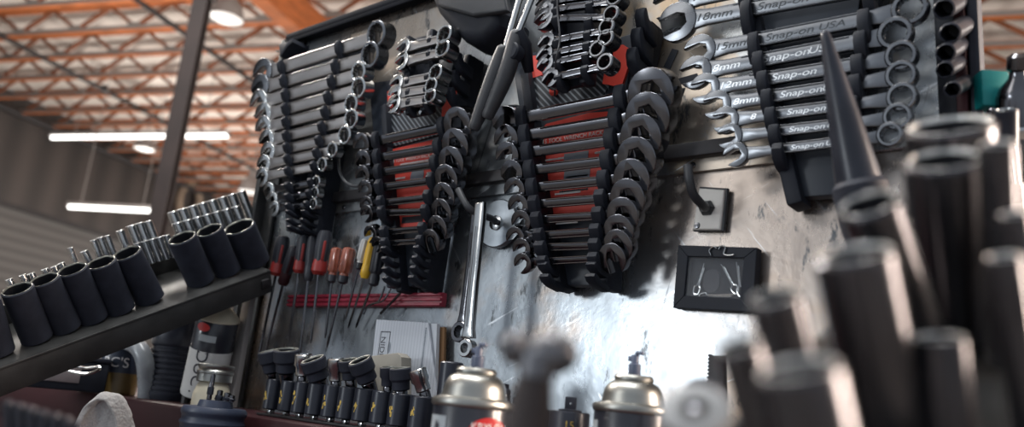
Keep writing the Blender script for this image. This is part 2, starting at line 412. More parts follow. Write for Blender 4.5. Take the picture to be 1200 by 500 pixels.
for k, q in enumerate((((788, 57), (795, 59), (784, 84), (776, 82)), ((781, 96), (817, 86), (819, 93), (783, 103)), ((797, 104), (803, 103), (795, 127), (788, 129)), ((826, 50), (838, 47), (836, 53), (824, 55)))):
    q = [PP(x, y, -.0032) for x, y in q]
    MB().prism([(p.x, p.z - DECK) for p in q], -.0038, -.0029).build('tape_mark', M['black_plastic'], board)
o = MB().box((-.045, -.009, .0485), (.69, .012, .016), bev=.0015).build('magnetic_tool_bar', M['dark_steel'], None)
tag(o, 'long dark magnetic bar fixed across the middle of the tool board behind the racks', 'tool bar')

# ------------------------------------------------------------------ wrenches (local x along the shank, y away from the viewer, z up)
def jaw_outline(r, w, ang, neck, out=1):
    """open jaw: round head with a slot of half width w, its mouth turned to angle ang"""
    a0 = math.asin(min(.95, w / r)) * .92; pts = []
    n = 22
    for i in range(n + 1):
        a = a0 + (2 * PI - 2 * a0) * i / n
        rr = r * (1 + .10 * math.cos(a) * (math.cos(a) > 0))
        pts.append((rr * math.cos(a), rr * math.sin(a)))
    tipu = r * 1.02 * math.cos(a0)
    pts += [(tipu * .98, -w), (-.05 * r, -w), (-.42 * r, -w * .52), (-.42 * r, w * .52), (-.05 * r, w), (tipu * .98, w)]
    c, s = math.cos(ang), math.sin(ang)
    return [(x * c - z * s, x * s + z * c) for x, z in pts]

def shank_outline(x0, x1, h0, h1, hn0, hn1):
    n = min(.22 * (x1 - x0), .02)
    return [(x0, -hn0), (x0 + n, -h0), (x1 - n, -h1), (x1, -hn1), (x1, hn1), (x1 - n, h1), (x0 + n, h0), (x0, hn0)]

def ring(mb, c, ro, ri, y0, y1, rot=None, bev=.0012):
    """twelve point box end"""
    def star(r): return lambda a: r * (1 + .055 * math.cos(12 * a))
    prof = [(ro - bev, y0), (ro, y0 + bev), (ro, y1 - bev), (ro - bev, y1), (ri * 1.07, y1), (star(ri), y1 - bev), (star(ri), y0 + bev), (ri * 1.07, y0), (ro - bev, y0)]
    m = Matrix.Translation(Vector(c)) @ (rot if rot is not None else Matrix()) @ Matrix.Rotation(-PI / 2, 4, 'X')
    mb.lathe(prof, m, n=48, cap0=False, cap1=False)

def wrench(name, label, group, pl, pr, y, sh, left, right, metal, metal_head=None, cat='wrench', th=.0055, stamp=None, jw=.46, rd=1.0, sj=1.0, tilt=0.0):
    """pl, pr: pixels of the two head centres; left/right: ('jaw', radius, angle) or ('box', radius)"""
    A, B = PP(*pl, y), PP(*pr, y)
    d = B - A; L = d.length
    t = thing(name, label, cat, Matrix.Translation(A) @ Matrix.Rotation(-math.atan2(d.z, d.x), 4, 'Y') @ Matrix.Rotation(math.radians(tilt), 4, 'X'), group)
    mh = metal_head or metal
    rl, rr = left[1], right[1]
    x0, x1 = rl * .62, L - rr * .62
    b = MB().prism(shank_outline(x0, x1, sh / 2, sh / 2 * .94, min(rl * .62, sh * .66), min(rr * .62, sh * .62)), -th / 2, th / 2, bev=min(.0018, th * .3))
    # raised rounded rim along both edges of the shank
    for s in (-1, 1):
        b.tube([(x0 + .2 * L, -th / 2, s * sh * .40), (x1 - .16 * L, -th / 2, s * sh * .375)], min(.0011, sh * .08), 6)
    b.build('shank', metal, t)
    def jaw(nm, c, r, ang, base):
        w = r * jw
        mb = MB().prism(jaw_outline(r, w, ang, 0), -th * .72 * sj, th * .72 * sj, bev=min(.0030, th * .42 * sj), m=T(c, 0, 0), seg=3)
        mb.build(nm, mh, t)
    if left[0] == 'jaw': jaw('open_jaw', 0, rl, left[2], PI)
    else:
        mb = MB(); ring(mb, (0, -.003, 0), rl, rl * .66, -th * .95 * rd, th * .95 * rd); mb.build('box_end', mh, t)
    if right[0] == 'jaw': jaw('open_jaw', L, rr, right[2], 0)
    else:
        mb = MB()
        ring(mb, (L, -.003, 0), rr, rr * right[2] if len(right) > 2 else rr * .68, -th * rd, th * rd); mb.build('box_end', mh, t)
    if stamp:
        for s, xx, sz, m_ in stamp:
            text('stamped_lettering', s, sz, M[m_], t, T(xx, -th / 2 - .0001, -.0004) @ FACE, .00025, shear=.25, xs=1.5)
    return t, A, B, L

def lerp_poly(poly, v):
    for a, b in zip(poly, poly[1:]):
        if v <= b[1] or b is poly[-1]:
            t = (v - a[1]) / (b[1] - a[1]); return a[0] + (b[0] - a[0]) * t

def rail(mb, pts, wid=.014, y0=-.002, y1=-.030):
    """backbone strip of a rack rail along board points"""
    for a, b in zip(pts, pts[1:]):
        d = b - a; c = (a + b) / 2; an = math.atan2(d.x, d.z)
        mb.box((c.x, (y0 + y1) / 2, c.z), (wid, abs(y1 - y0), d.length + .003), Matrix.Rotation(an, 3, 'Y'), bev=.0025)

def tooth(mb, p, h, wid=.012, reach=.040, y0=-.020):
    """rounded finger that sticks out of a rail between two wrenches, nose turned up"""
    yb = y0; yt = y0 - reach
    prof = [(yb, -h * .50), (yt + reach * .45, -h * .34), (yt + reach * .12, -h * .05), (yt, h * .30), (yt + .002, h * .55), (yt + reach * .18, h * .60), (yt + reach * .40, h * .26), (yb, h * .18)]
    # profile lies in y,z; extruded across x
    rot = Matrix(((0, 1, 0), (1, 0, 0), (0, 0, 1))).to_4x4()
    mb.prism(prof, -wid / 2, wid / 2, bev=.0022, m=Matrix.Translation(p) @ rot)

# ---- right rack: big chrome combination wrenches
def build_rack(label, group, rails, teeth, plate=None, plate_mat=None, tooth_w=.012, reach=.036, wid=.014, depth=.030):
    t = thing('wrench_rack', label, 'rack', (0, 0, 0), group)
    if plate:
        q = [PP(x, y, -.012) for x, y in plate]
        MB().prism([(p.x, p.z) for p in q], -.022, -.006, bev=.002).build('back_plate', plate_mat, t)
    for pts, tl in zip(rails, teeth):
        mb = MB(); P3 = [PP(x, y, -.048) for x, y in pts]; rail(mb, P3, wid, -.004, -depth)
        r = mb.build('rail', M['black_plastic'], t)
        for (x, y, h) in tl:
            p = PP(x, y, -.048); tb = MB(); tooth(tb, Vector((p.x, 0, p.z)), h, tooth_w, reach, -depth + .008)
            tb.build('finger', M['black_plastic'], r)
    return t

R4 = [((788, 4), (1100, -62), 40, .020, .019, 15), ((796, 26), (1092, -28), 22, .0205, .0185, 15),
      ((822, 60), (1068, 12), 23, .0165, .0155, 12), ((817, 85), (1051, 41), 24, .0165, .0150, 10), ((828, 104), (1058, 67), 20, .0150, .0136, 5),
      ((842, 123), (1058, 90), 19, .0140, .0132, 5), ((852, 141), (1059, 115), 17, .0130, .0128, 3), ((857, 160), (1054, 138), 15, .0122, .0120, 8), ((864, 181), (1045, 159), 14, .0115, .0110, 25)]
names4 = ['', 'second from the top, reading 18mm', 'third from the top, reading 15mm', 'fourth from the top', 'fifth from the top', 'sixth from the top', 'seventh from the top', 'eighth from the top', 'lowest and smallest']
txt = ['18mm', '18mm', '15mm', '8mm', '12mm', '8mm', '8', '8', '..']
for i, (pl, pr, hpx, rl, rr, ang) in enumerate(R4):
    y = -.040
    dep = (PP((pl[0] + pr[0]) / 2, (pl[1] + pr[1]) / 2, y) - CAM).dot(R @ Vector((0, 0, -1)))
    sh = (.0185, .018, .0165, .0160, .0150, .0138, .0126, .0115, .0105)[i]
    A, B = PP(*pl, y), PP(*pr, y); L = (B - A).length
    st = []
    if i <= 6 and txt[i] != '..': st.append((txt[i], L * .17 if i != 1 else L * .165, sh * .62, 'stamp_dark' if i < 3 else 'stamp'))
    st.append(('Snap-on', L * .46 if i < 3 else L * .485, sh * .60, 'stamp_dark' if i < 3 else 'stamp'))
    if i in (2, 3, 5, 7, 8): st.append(('USA', L * .66, sh * .56, 'stamp_dark' if i == 2 else 'stamp'))
    wrench('combination_wrench', 'stamped chrome wrench on the right rack, %s' % names4[i] if i else 'chrome wrench at the very top of the right rack, cut off by the picture edge',
           'chrome wrenches on the right hand rack', pl, pr, y, sh, ('jaw', rl * 1.06, PI + math.radians(ang)), ('box', rr, .68), M['chrome'], M['chrome'], th=.006, stamp=st, jw=.44, tilt=9)
lf = [(868, -60), (872, 0), (888, 70), (899, 120), (912, 180), (924, 232)]
rt = [(1024, -60), (1016, 0), (1006, 60), (1000, 110), (992, 170), (984, 229)]
def xs(poly, y): return lerp_poly(poly, y)
tl4, tr4 = [], []
for i, (pl, pr, *_r) in enumerate(R4):
    def yat(x): return pl[1] + (pr[1] - pl[1]) * (x - pl[0]) / (pr[0] - pl[0])
    for poly, out in ((lf, tl4), (rt, tr4)):
        x = xs(poly, yat(900 if poly is lf else 1005)); yy = yat(x)
        h = [.042, .040, .037, .032, .030, .029, .027, .026, .024][i]
        out.append((x, yy + (13 if i < 3 else 9), h))
build_rack('long black plastic rack holding the stamped chrome wrenches, right of the board', 'wrench racks on the board', [lf, rt], [tl4, tr4],
           [(874, -60), (876, 0), (925, 235), (984, 231), (1012, 0), (1020, -60)], M['slate_plastic'], .011, .027, .015, .034)

# ---- left rack: combination wrenches seen steeply
R1 = [((311, 86), (449, 42), .0160, .0205, .0205), ((308, 103), (441, 66), .0150, .0190, .0200), ((306, 121), (427, 86), .0145, .0185, .0160), ((311, 135), (427, 104), .0140, .0170, .0160),
      ((311, 150), (418, 123), .0132, .0165, .0150), ((315, 165), (418, 140), .0128, .0155, .0150), ((316, 179), (410, 159), .0120, .0145, .0142), ((311, 193), (395, 176), .0112, .0135, .0120),
      ((309, 207), (383, 193), .0105, .0125, .0110), ((317, 223), (376, 213), .0085, .0105, .0092), ((321, 234), (374, 226), .0080, .0100, .0092), ((323, 244), (372, 239), .0075, .0095, .0088)]
for i, (pl, pr, sh, rl, rr) in enumerate(R1):
    mth = [.013, .012, .011, .0105, .010, .0095, .009, .008, .0075, .007, .0065, .006][i]
    wrench('combination_wrench', 'worn combination wrench on the far left rack, %s from the top' % ORD[i] if i not in (0, 11) else ('largest worn combination wrench, topmost on the far left rack' if i == 0 else 'smallest worn combination wrench, lowest on the far left rack'),
           'worn wrenches on the far left rack', pl, pr, -.046, sh * 1.42, ('jaw', rl * 1.28, PI + math.radians(28)), ('box', rr, .74), M['chrome_br'] if i < 9 else M['chrome_dk'], M['chrome_hi'] if i > 1 else M['chrome'], th=mth * .75, rd=1.25, jw=.42, tilt=12)
lf = [(331, 70), (337, 110), (338, 150), (341, 200), (342, 240), (346, 272)]
rt = [(404, 44), (396, 80), (388, 110), (380, 150), (372, 190), (364, 240), (359, 270)]
tl1, tr1 = [], []
for i, (pl, pr, *_r) in enumerate(R1):
    def yat(x): return pl[1] + (pr[1] - pl[1]) * (x - pl[0]) / (pr[0] - pl[0])
    h = .030 - .0013 * i
    for poly, out, x0 in ((lf, tl1, 330), (rt, tr1, 385)):
        x = xs(poly, yat(x0)); out.append((x, yat(x) + (5 if i < 6 else 4), h))
for poly, out in ((lf, tl1), (rt, tr1)):
    for yy in (252, 262, 270): out.append((xs(poly, yy), yy, .010))
build_rack('black rack of worn combination wrenches at the far left corner of the board', 'wrench racks on the board', [lf, rt], [tl1, tr1],
           [(326, 84), (341, 272), (360, 270), (400, 60)], M['slate_plastic'], .010, .036, .012, .034)

# ---- second rack: double open end angle wrenches
ANG = math.radians
R2 = [((429, 168), (541, 145), .0170, .0165, .0215), ((431, 187), (538, 169), .0150, .0155, .0205), ((430, 204), (533, 189), .0140, .0145, .0195), ((433, 221), (527, 209), .0135, .0140, .0180),
      ((434, 239), (524, 229), .0125, .0130, .0170), ((434, 249), (521, 247), .0115, .0125, .0160), ((438, 273), (516, 266), .0110, .0120, .0150), ((446, 285), (508, 281), .0100, .0110, .0140)]
for i, (pl, pr, sh, rl, rr) in enumerate(R2):
    wrench('angle_wrench', 'dark double open angle wrench on the second rack from left, %s from top' % ORD[i],
           'dark angle wrenches on the second rack', pl, pr, -.048, sh * .82, ('jaw', rl, PI + ANG(38)), ('jaw', rr * 1.08, -ANG(82)), M['chrome_dk'], M['chrome_dk'], th=.0105 - .0006 * i, jw=.44, sj=1.35, tilt=24)
def sticker(t, quad, texts, y=-.0265, material=None):
    q = [PP(x, yy, y) for x, yy in quad]
    return MB().prism([(p.x, p.z) for p in q], y, y + .004).build('printed_label', material or M['red_label'], t)
lf = [(441, 120), (444, 170), (449, 230), (455, 280), (459, 338)]
rt = [(540, 60), (530, 110), (519, 160), (509, 210), (501, 255), (494, 300), (488, 337)]
t2l, t2r = [], []
for i, (pl, pr, *_r) in enumerate(R2):
    def yat(x): return pl[1] + (pr[1] - pl[1]) * (x - pl[0]) / (pr[0] - pl[0])
    h = .032 - .0016 * i
    for poly, out, x0 in ((lf, t2l, 450), (rt, t2r, 510)):
        x = xs(poly, yat(x0)); out.append((x, yat(x) + 6, h))
for yy in (296, 308, 320, 331):
    t2l.append((xs(lf, yy), yy, .012)); t2r.append((xs(rt, yy), yy, .014))
for yy in (78, 98, 118): t2r.append((xs(rt, yy) + 4, yy, .026))
rk2 = build_rack('black rack with red label holding dark angle wrenches, second from left on the board', 'wrench racks on the board', [lf, rt], [t2l, t2r],
                 [(438, 100), (444, 180), (459, 338), (489, 337), (521, 160), (540, 62), (505, 90)], M['slate_plastic'], .011, .034, .011, .036)
def label_text(t, s, px, py, h, mname, y=-.0269, along=((0, 0), (10, 0)), xs_=1.0, cen='CENTER'):
    p = PP(px, py, y)
    return text('label_lettering', s, h, M[mname], t, Matrix.Translation(p) @ FACE, .0002, cen, xs=xs_)
def print_bars(t, px, py, w, h, mname, n=14, y=-.0269, upright=False):
    """a printed line too small to read: a row of little blocks"""
    p = PP(px, py, y); mb = MB(); x = -w / 2
    while x < w / 2:
        k = random.uniform(.3, 1.1) * w / n; mb.box((p.x + x + k / 2, p.y, p.z), (k * .8, .0004, h * (1 if upright else random.uniform(.7, 1)))); x += k
    return mb.build('printed_line', M[mname], t)
lb = sticker(rk2, [(457, 190), (463, 268), (497, 264), (521, 176), (524, 160), (458, 175)], None)
label_text(lb, '15 TOOL WRENCH RACK, BLACK', 488, 184.5, .0072, 'white_ink', xs_=.92)
print_bars(lb, 486, 190, .058, .0028, 'white_ink', 20)
print_bars(lb, 467, 209, .026, .0028, 'white_ink', 10)
print_bars(lb, 483, 257, .040, .009, 'dark_ink', 26, upright=True)
e = MB().lathe([(.013, 0), (.013, .0006)], Matrix.Translation(PP(489, 206, -.0266)) @ Matrix.Rotation(PI / 2, 4, 'X'), n=24).build('printed_picture', M['grey_ink'], lb)
sticker(rk2, [(456, 118), (459, 172), (524, 155), (533, 112), (500, 108), (462, 120)], None, -.0252, M['carbon'])
sticker(rk2, [(454, 107), (454, 127), (460, 126), (460, 105)], None, -.0260)
sticker(rk2, [(519, 112), (517, 142), (533, 140), (542, 108), (540, 104)], None, -.0260)

# ---- centre rack
R3 = [((598, 141), (767, 108), .0195, .0190, .0250), ((599, 162), (763, 135), .0180, .0180, .0240), ((600, 181), (755, 159), .0165, .0170, .0225), ((605, 201), (750, 184), .0155, .0160, .0215),
      ((608, 221), (744, 208), .0145, .0150, .0200), ((612, 240), (739, 230), .0135, .0145, .0190), ((615, 258), (733, 250), .0125, .0135, .0175), ((608, 277), (728, 269), .0118, .0130, .0165),
      ((615, 290), (727, 286), .0112, .0125, .0160), ((616, 307), (720, 301), .0105, .0120, .0150)]
for i, (pl, pr, sh, rl, rr) in enumerate(R3):
    wrench('angle_wrench', 'dark double open angle wrench on the centre rack, %s from top' % ORD[i],
           'dark angle wrenches on the centre rack', pl, pr, -.048, sh * .82, ('jaw', rl, PI + ANG(38)), ('jaw', rr * 1.08, -ANG(82)), M['chrome_dk'], M['chrome_dk'], th=.0115 - .0006 * i, jw=.44, sj=1.35, tilt=24)
lf = [(606, 75), (613, 130), (621, 180), (628, 230), (636, 280), (645, 334)]
rt = [(752, 20), (741, 70), (729, 120), (717, 170), (709, 220), (702, 270), (698, 334)]
t3l, t3r = [], []
for i, (pl, pr, *_r) in enumerate(R3):
    def yat(x): return pl[1] + (pr[1] - pl[1]) * (x - pl[0]) / (pr[0] - pl[0])
    h = .036 - .0017 * i
    for poly, out, x0 in ((lf, t3l, 620), (rt, t3r, 715)):
        x = xs(poly, yat(x0)); out.append((x, yat(x) + 8, h))
for yy in (317, 331):
    t3l.append((xs(lf, yy), yy, .014)); t3r.append((xs(rt, yy), yy, .014))
for yy in (32, 55, 78): t3r.append((xs(rt, yy) + 6, yy, .032))
rk3 = build_rack('large black rack with red label holding dark angle wrenches, centre of the board', 'wrench racks on the board', [lf, rt], [t3l, t3r],
                 [(604, 66), (645, 336), (699, 336), (742, 90), (754, 40), (690, 60)], M['slate_plastic'], .013, .034, .013, .036)
lb = sticker(rk3, [(636, 150), (648, 262), (699, 250), (722, 130), (690, 132), (640, 145)], None)
label_text(lb, '15 TOOL WRENCH RACK, BLACK', 681, 159.3, .0075, 'white_ink', xs_=1.0)
print_bars(lb, 649, 186.5, .026, .0028, 'white_ink', 10)
print_bars(lb, 702, 178.5, .012, .0028, 'white_ink', 5)
print_bars(lb, 672, 223, .040, .0025, 'dark_ink', 14)
for px, py, w, h, m_ in ((675, 184, .034, .012, 'grey_ink'), (676, 204, .036, .010, 'grey_ink'), (676, 206.5, .030, .0022, 'white_ink'), (665, 226, .036, .0022, 'white_ink'), (664, 261, .03, .002, 'white_ink')):
    p = PP(px, py, -.0268); MB().box((p.x, p.y, p.z), (w, .0005, h)).build('printed_picture', M[m_], lb)
sticker(rk3, [(620, 88), (624, 132), (700, 120), (716, 98), (700, 84), (660, 92)], None, -.0252, M['carbon'])
sticker(rk3, [(620, 66), (622, 92), (646, 84), (646, 72), (660, 80), (660, 60)], None, -.0260)
sticker(rk3, [(712, 58), (706, 98), (728, 102), (742, 60), (730, 52)], None, -.0260)
o = MB().lathe([(.0001, 0), (.0045, .002), (.006, .006), (.0045, .010), (.0001, .012)], Matrix.Translation(PP(650, 113, -.026)) @ Matrix.Rotation(.5, 4, 'X'), n=8).build('red_bead', M['red_label'], None)
tag(o, 'small red bead hanging on a black cord in front of the centre rack', 'bead')
o = MB().tube(curve_pts([PP(655, -20, -.088), PP(653, 10, -.089), PP(656, 45, -.090), PP(651, 75, -.086), PP(650, 112, -.030)]), .0011, 6).build('hanging_string', M['rubber'], None)
tag(o, 'thin black cord hanging down over the small wrenches of the centre rack', 'string')

# ---- small rack above the centre rack
R3b = [((637, -14), (729, -26)), ((640, 3), (728, -8)), ((641, 13), (726, 2)), ((640, 23), (722, 21)), ((643, 50), (717, 36)), ((641, 65), (716, 49)), ((642, 76), (706, 62)), ((648, 92), (715, 77))]
for i, (pl, pr) in enumerate(R3b):
    wrench('combination_wrench', 'short dark wrench on the small top centre rack, %s from the picture top' % ORD[i] if i else 'short dark wrench on the small top centre rack, cut off by the picture top',
           'short wrenches on the small top centre rack', pl, pr, -.075, .0085, ('jaw', .0135 if i in (2, 3) else .0115, PI + ANG(48)), ('box', .0105, .66), M['chrome_dk'], M['chrome'], th=.0078, rd=1.2)
lf = [(654, -50), (656, 40), (659, 104)]; rt = [(699, -50), (694, 20), (688, 98)]
a, b = [], []
for pl, pr in R3b:
    a.append((xs(lf, pl[1]), pl[1] + 7, .016)); b.append((xs(rt, pr[1]), pr[1] + 12, .016))
t = thing('wrench_rack', 'small black rack of short wrenches fixed over the top of the centre rack', 'rack', (0, 0, 0), 'wrench racks on the board')
q = [PP(x, y, -.048) for x, y in ((654, -50), (659, 106), (689, 100), (700, -50))]
MB().prism([(p.x, p.z) for p in q], -.052, -.044, bev=.002).build('back_plate', M['black_plastic'], t)
for poly, tl in ((lf, a), (rt, b)):
    mb = MB(); rail(mb, [PP(x, y, -.058) for x, y in poly], .013, -.048, -.066); r = mb.build('rail', M['black_plastic'], t)
    for x, y, h in tl:
        p = PP(x, y, -.070); tb = MB(); tooth(tb, Vector((p.x, 0, p.z)), h, .010, .020, -.062); tb.build('finger', M['black_plastic'], r)

# ---- stubby wrenches above the second rack
R2b = [((476, 57), (528, 45)), ((474, 73), (526, 61)), ((468, 99), (518, 89)), ((466, 111), (513, 104)), ((465, 123), (512, 116))]
for i, (pl, pr) in enumerate(R2b):
    wrench('stubby_wrench', 'stubby chrome wrench on the short rack left of the black pouch, %s from top' % ORD[i], 'stubby wrenches on the short rack', pl, pr, -.072, .0135,
           ('jaw', .0130, PI + ANG(30)), ('box', .0135 - .0008 * i, .74), M['chrome_br'], M['chrome_hi'], th=.0088, rd=1.25)
lf = [(480, 46), (481, 90), (483, 134)]; rt = [(508, 38), (505, 80), (501, 130)]
t = thing('wrench_rack', 'short black rack of stubby wrenches fixed over the second rack', 'rack', (0, 0, 0), 'wrench racks on the board')
q = [PP(x, y, -.048) for x, y in ((477, 48), (481, 138), (504, 134), (511, 40))]
MB().prism([(p.x, p.z) for p in q], -.052, -.044, bev=.002).build('back_plate', M['black_plastic'], t)
for poly, k in ((lf, 0), (rt, 1)):
    mb = MB(); rail(mb, [PP(x, y, -.058) for x, y in poly], .013, -.048, -.066); r = mb.build('rail', M['black_plastic'], t)
    for pl, pr in R2b:
        y = pl[1] + (pr[1] - pl[1]) * (.22 if k == 0 else .72); x = xs(poly, y)
        p = PP(x, y + 5, -.068); tb = MB(); tooth(tb, Vector((p.x, 0, p.z)), .020, .008, .018, -.060); tb.build('finger', M['black_plastic'], r)
mb = MB().lathe([(.006, 0), (.006, .002), (.003, .004)], Matrix.Translation(PP(492, 131, -.053)) @ Matrix.Rotation(PI / 2, 4, 'X'), n=6); mb.build('screw', M['chrome_hi'], t)

# ------------------------------------------------------------------ things fixed to or hung on the board
YW = Matrix.Rotation(PI / 2, 4, 'X')        # turned so that local z points at the viewer side of the board

p = PP(341, 60, -.02)
t = thing('binder_clip', 'black binder clip with wire handles on the upper left corner of the tool board', 'clip', Matrix.Translation(PP(345, 58, -.022)) @ Matrix.Rotation(-.35, 4, 'Y'))
MB().prism([(.018, -.004), (.018, .004), (.002, .005), (-.016, .014), (-.018, .012), (-.018, -.012), (-.016, -.014), (.002, -.005)], -.018, .018, bev=.001).build('clip_body', M['black_plastic'], t)
for s in (-1, 1):
    a = [(-.016, -.006, s * .012), (-.030, -.007, s * .014), (-.044, -.004, s * .024), (-.047, 0, s * .026), (-.044, .004, s * .024), (-.030, .007, s * .014), (-.016, .006, s * .012)]
    MB().tube(curve_pts(a, 5), .0010, 6).build('wire_handle', M['dark_steel'], t)
for px, py, w, h, m_, lab in ((485, 0, .030, .020, 'yellow_tag', 'yellow plastic tag on the top flange of the tool board'), (503, -4, .026, .026, 'mint_tag', 'pale mint plastic tag on the top flange beside the yellow tag')):
    p = PP(px, py, -.02)
    b = MB().box((0, 0, h / 2), (w, .016, h), bev=.003).box((0, -.004, h * .8), (w * .5, .012, h * .5), bev=.002)
    tag(b.build('plastic_tag', M[m_], None, T(p.x, -.012, ZT + .024)), lab, 'tag')

# black pouch
t = thing('tool_pouch', 'big black pouch hanging at the top of the board between the left racks and long pliers', 'pouch', (0, 0, 0))
q = [PP(x, y, -.05) for x, y in ((514, -30), (516, 4), (524, 22), (541, 42), (552, 53), (566, 57), (579, 54), (598, 37), (601, 22), (592, 8), (580, -6), (576, -30))]
MB().prism([(p.x, p.z) for p in q], -.075, -.004, bev=.016, seg=4).build('pouch_body', M['black_plastic'], t)
q = [PP(x, y, -.078) for x, y in ((512, -30), (515, 8), (556, 20), (598, 14), (590, -30))]
MB().prism([(p.x, p.z) for p in q], -.083, -.072, bev=.004, seg=3).build('flap', M['rubber'], t)
t['label'] = 'big black pouch at the top of the board just left of the long pliers'

# long reach pliers
t = thing('long_pliers', 'long pliers with chrome shafts and black grips, hanging beside the centre rack', 'pliers', (0, 0, 0))
yp = -.09
for a, b in (((618, -30), (592, 58)), ((634, -30), (606, 42))):
    MB().tube([PP(*a, yp), PP((a[0] + b[0]) / 2, (a[1] + b[1]) / 2, yp), PP(*b, yp)], .0042, 12).build('shaft', M['chrome_hi'], t)
for a, m, b in (((591, 54), (576, 98), (555, 152)), ((606, 36), (594, 84), (570, 139))):
    pts = curve_pts([PP(*a, yp), PP(*m, yp), PP(*b, yp)], 10); k = len(pts)
    MB().tube(pts, [(.0075 + .0030 * math.sin(PI * min(1, i / (k - 1) * 1.1))) * (.75 if i in (0, k - 1) else 1) for i in range(k)], 14).build('grip', M['rubber'], t)
mb = MB().lathe([(.010, -.008), (.012, -.006), (.012, .006), (.010, .008)], Matrix.Translation(PP(602, 62, yp)) @ YW, n=20)
mb.tube([PP(606, 38, yp), PP(614, 54, yp + .01), PP(620, 84, yp + .03)], [.009, .010, .006], 12)
mb.build('pivot_joint', M['black_plastic'], t)

# loop hook beside the second rack
o = MB().tube(curve_pts([PP(397, 176, -.02), PP(398, 200, -.035), PP(406, 214, -.04), PP(418, 218, -.04), PP(430, 213, -.04), (PP(437, 203, -.035))], 8), .0024, 10).build('loop_hook', M['rubber'], None)
tag(o, 'black looped wire hook on the board left of the second rack', 'hook')

# magnetic hooks
t = thing('magnetic_hook', 'bent rubber hook on a chipped white rectangular base, under the magnetic bar', 'hook', (0, 0, 0), 'magnetic hooks')
q = [PP(x, y, -.009) for x, y in ((819, 220), (849, 222), (844, 269), (811, 269))]
MB().prism([(p.x, p.z) for p in q], -.0095, -.0015, bev=.0025, seg=3).build('base', M['magnet_white'], t)
q = [PP(x, y, -.004) for x, y in ((821, 219), (854, 221), (849, 271), (813, 271))]
MB().prism([(p.x, p.z) for p in q], -.0065, -.001, bev=.001).build('backing', M['rubber'], t)
mb = MB().tube(curve_pts([PP(828, 244, -.009), PP(824, 241, -.026), PP(813, 228, -.046), PP(808, 212, -.055), PP(806, 194, -.056)], 10), .0046, 14)
mb.build('hook', M['rubber'], t)
mb = MB().lathe([(.0085, 0), (.0085, .003), (.006, .007)], Matrix.Translation(PP(829, 244, -.0094)) @ YW, n=6); mb.build('nut', M['rubber'], t)
MB().lathe([(.0035, 0), (.003, .0012), (0, .0014)], Matrix.Translation(PP(817, 264, -.0094)) @ YW, n=14).build('rivet', M['chrome_dk'], t)
t = thing('magnetic_hook', 'bent rubber hook on a round zinc disc, between the second and centre racks', 'hook', (0, 0, 0), 'magnetic hooks')
c = PP(584, 262, -.006)
MB().lathe([(.0300, 0), (.0315, .002), (.0315, .007), (.0300, .009), (.012, .0095), (0, .0095)], Matrix.Translation(Vector((c.x, -.0005, c.z))) @ YW, n=40).build('disc', M['galv'], t)
MB().lathe([(.0095, 0), (.0095, .003), (.005, .0045)], Matrix.Translation(Vector((c.x, -.0095, c.z))) @ YW, n=24).build('washer', M['chrome_hi'], t)
mb = MB().tube(curve_pts([Vector((c.x, -.010, c.z)), PP(578, 257, -.026), PP(566, 252, -.048), PP(549, 243, -.068), PP(537, 222, -.070)], 10), .0042, 14); mb.build('hook', M['rubber'], t)

# two wrenches hanging from the round hook
def hanging(lab, top, bot, y, wid, m_, eye, hole):
    A, B = PP(*top, y), PP(*bot, y); L = A.z - B.z
    t = thing('hanging_wrench', lab, 'wrench', Matrix.Translation(A) @ Matrix.Rotation(math.atan2(A.x - B.x, L), 4, 'Y'), 'wrenches on the round hook')
    w = wid / 2
    MB().prism([(-w * .9, .010), (w * .9, .010), (w * 1.0, -.01), (w * .80, -L * .55), (w * .9, -L * .86), (w * 1.25, -L * .93), (-w * 1.25, -L * .93), (-w * .9, -L * .86), (-w * .8, -L * .55), (-w, -.01)], -.004, .004, bev=.002, seg=3).build('shank', m_, t)
    mb = MB(); ring(mb, (0, 0, -L), eye, hole, -.006, .006); mb.build('eye', m_, t)
    MB().tube([(0, -.0042, -.02), (0, -.0044, -L * .5), (0, -.0042, -L * .85)], [.0012, .0016, .0012], 6).build('rib', m_, t)
    return t
hanging('long pale chrome wrench hanging down from the round magnetic hook', (563, 247), (548, 408), -.066, .0150, M['chrome_hi'], .0105, .0055)
hanging('dark chrome wrench hanging behind the long pale one from the round hook', (558, 254), (541, 389), -.048, .0120, M['chrome_dk'], .0125, .0070)

# vinyl wallet with cotter pins
film = mat('clear vinyl film', (.5, .52, .55), 0, .12, .05, 20)
n = film.node_tree.nodes; tr_ = n.new('ShaderNodeBsdfTransparent'); mx = n.new('ShaderNodeMixShader'); mx.inputs[0].default_value = .08
film.node_tree.links.new(tr_.outputs[0], mx.inputs[1]); film.node_tree.links.new(n['Principled BSDF'].outputs[0], mx.inputs[2]); film.node_tree.links.new(mx.outputs[0], n['Material Output'].inputs['Surface'])
wq = [PP(x, y, -.010) for x, y in ((797, 288), (889, 291), (884, 366), (791, 361))]
iq = [PP(x, y, -.010) for x, y in ((808, 301), (874, 303), (869, 350), (804, 347))]
t = thing('vinyl_wallet', 'black vinyl wallet with a clear window hanging low on the board, holding cotter pins', 'wallet', (0, 0, 0))
MB().prism([(p.x, p.z) for p in wq], -.006, -.001, bev=.001).build('backing', M['black_plastic'], t)
mb = MB()
for i in range(4):
    a, b, c, d = wq[i], wq[(i + 1) % 4], iq[(i + 1) % 4], iq[i]
    mb.prism([(p.x, p.z) for p in (a, b, c, d)], -.0145, -.005, bev=.0005, seg=1)
mb.build('border', M['black_plastic'], t)
MB().prism([(p.x, p.z) for p in iq], -.0118, -.0114).build('clear_window', film, t)
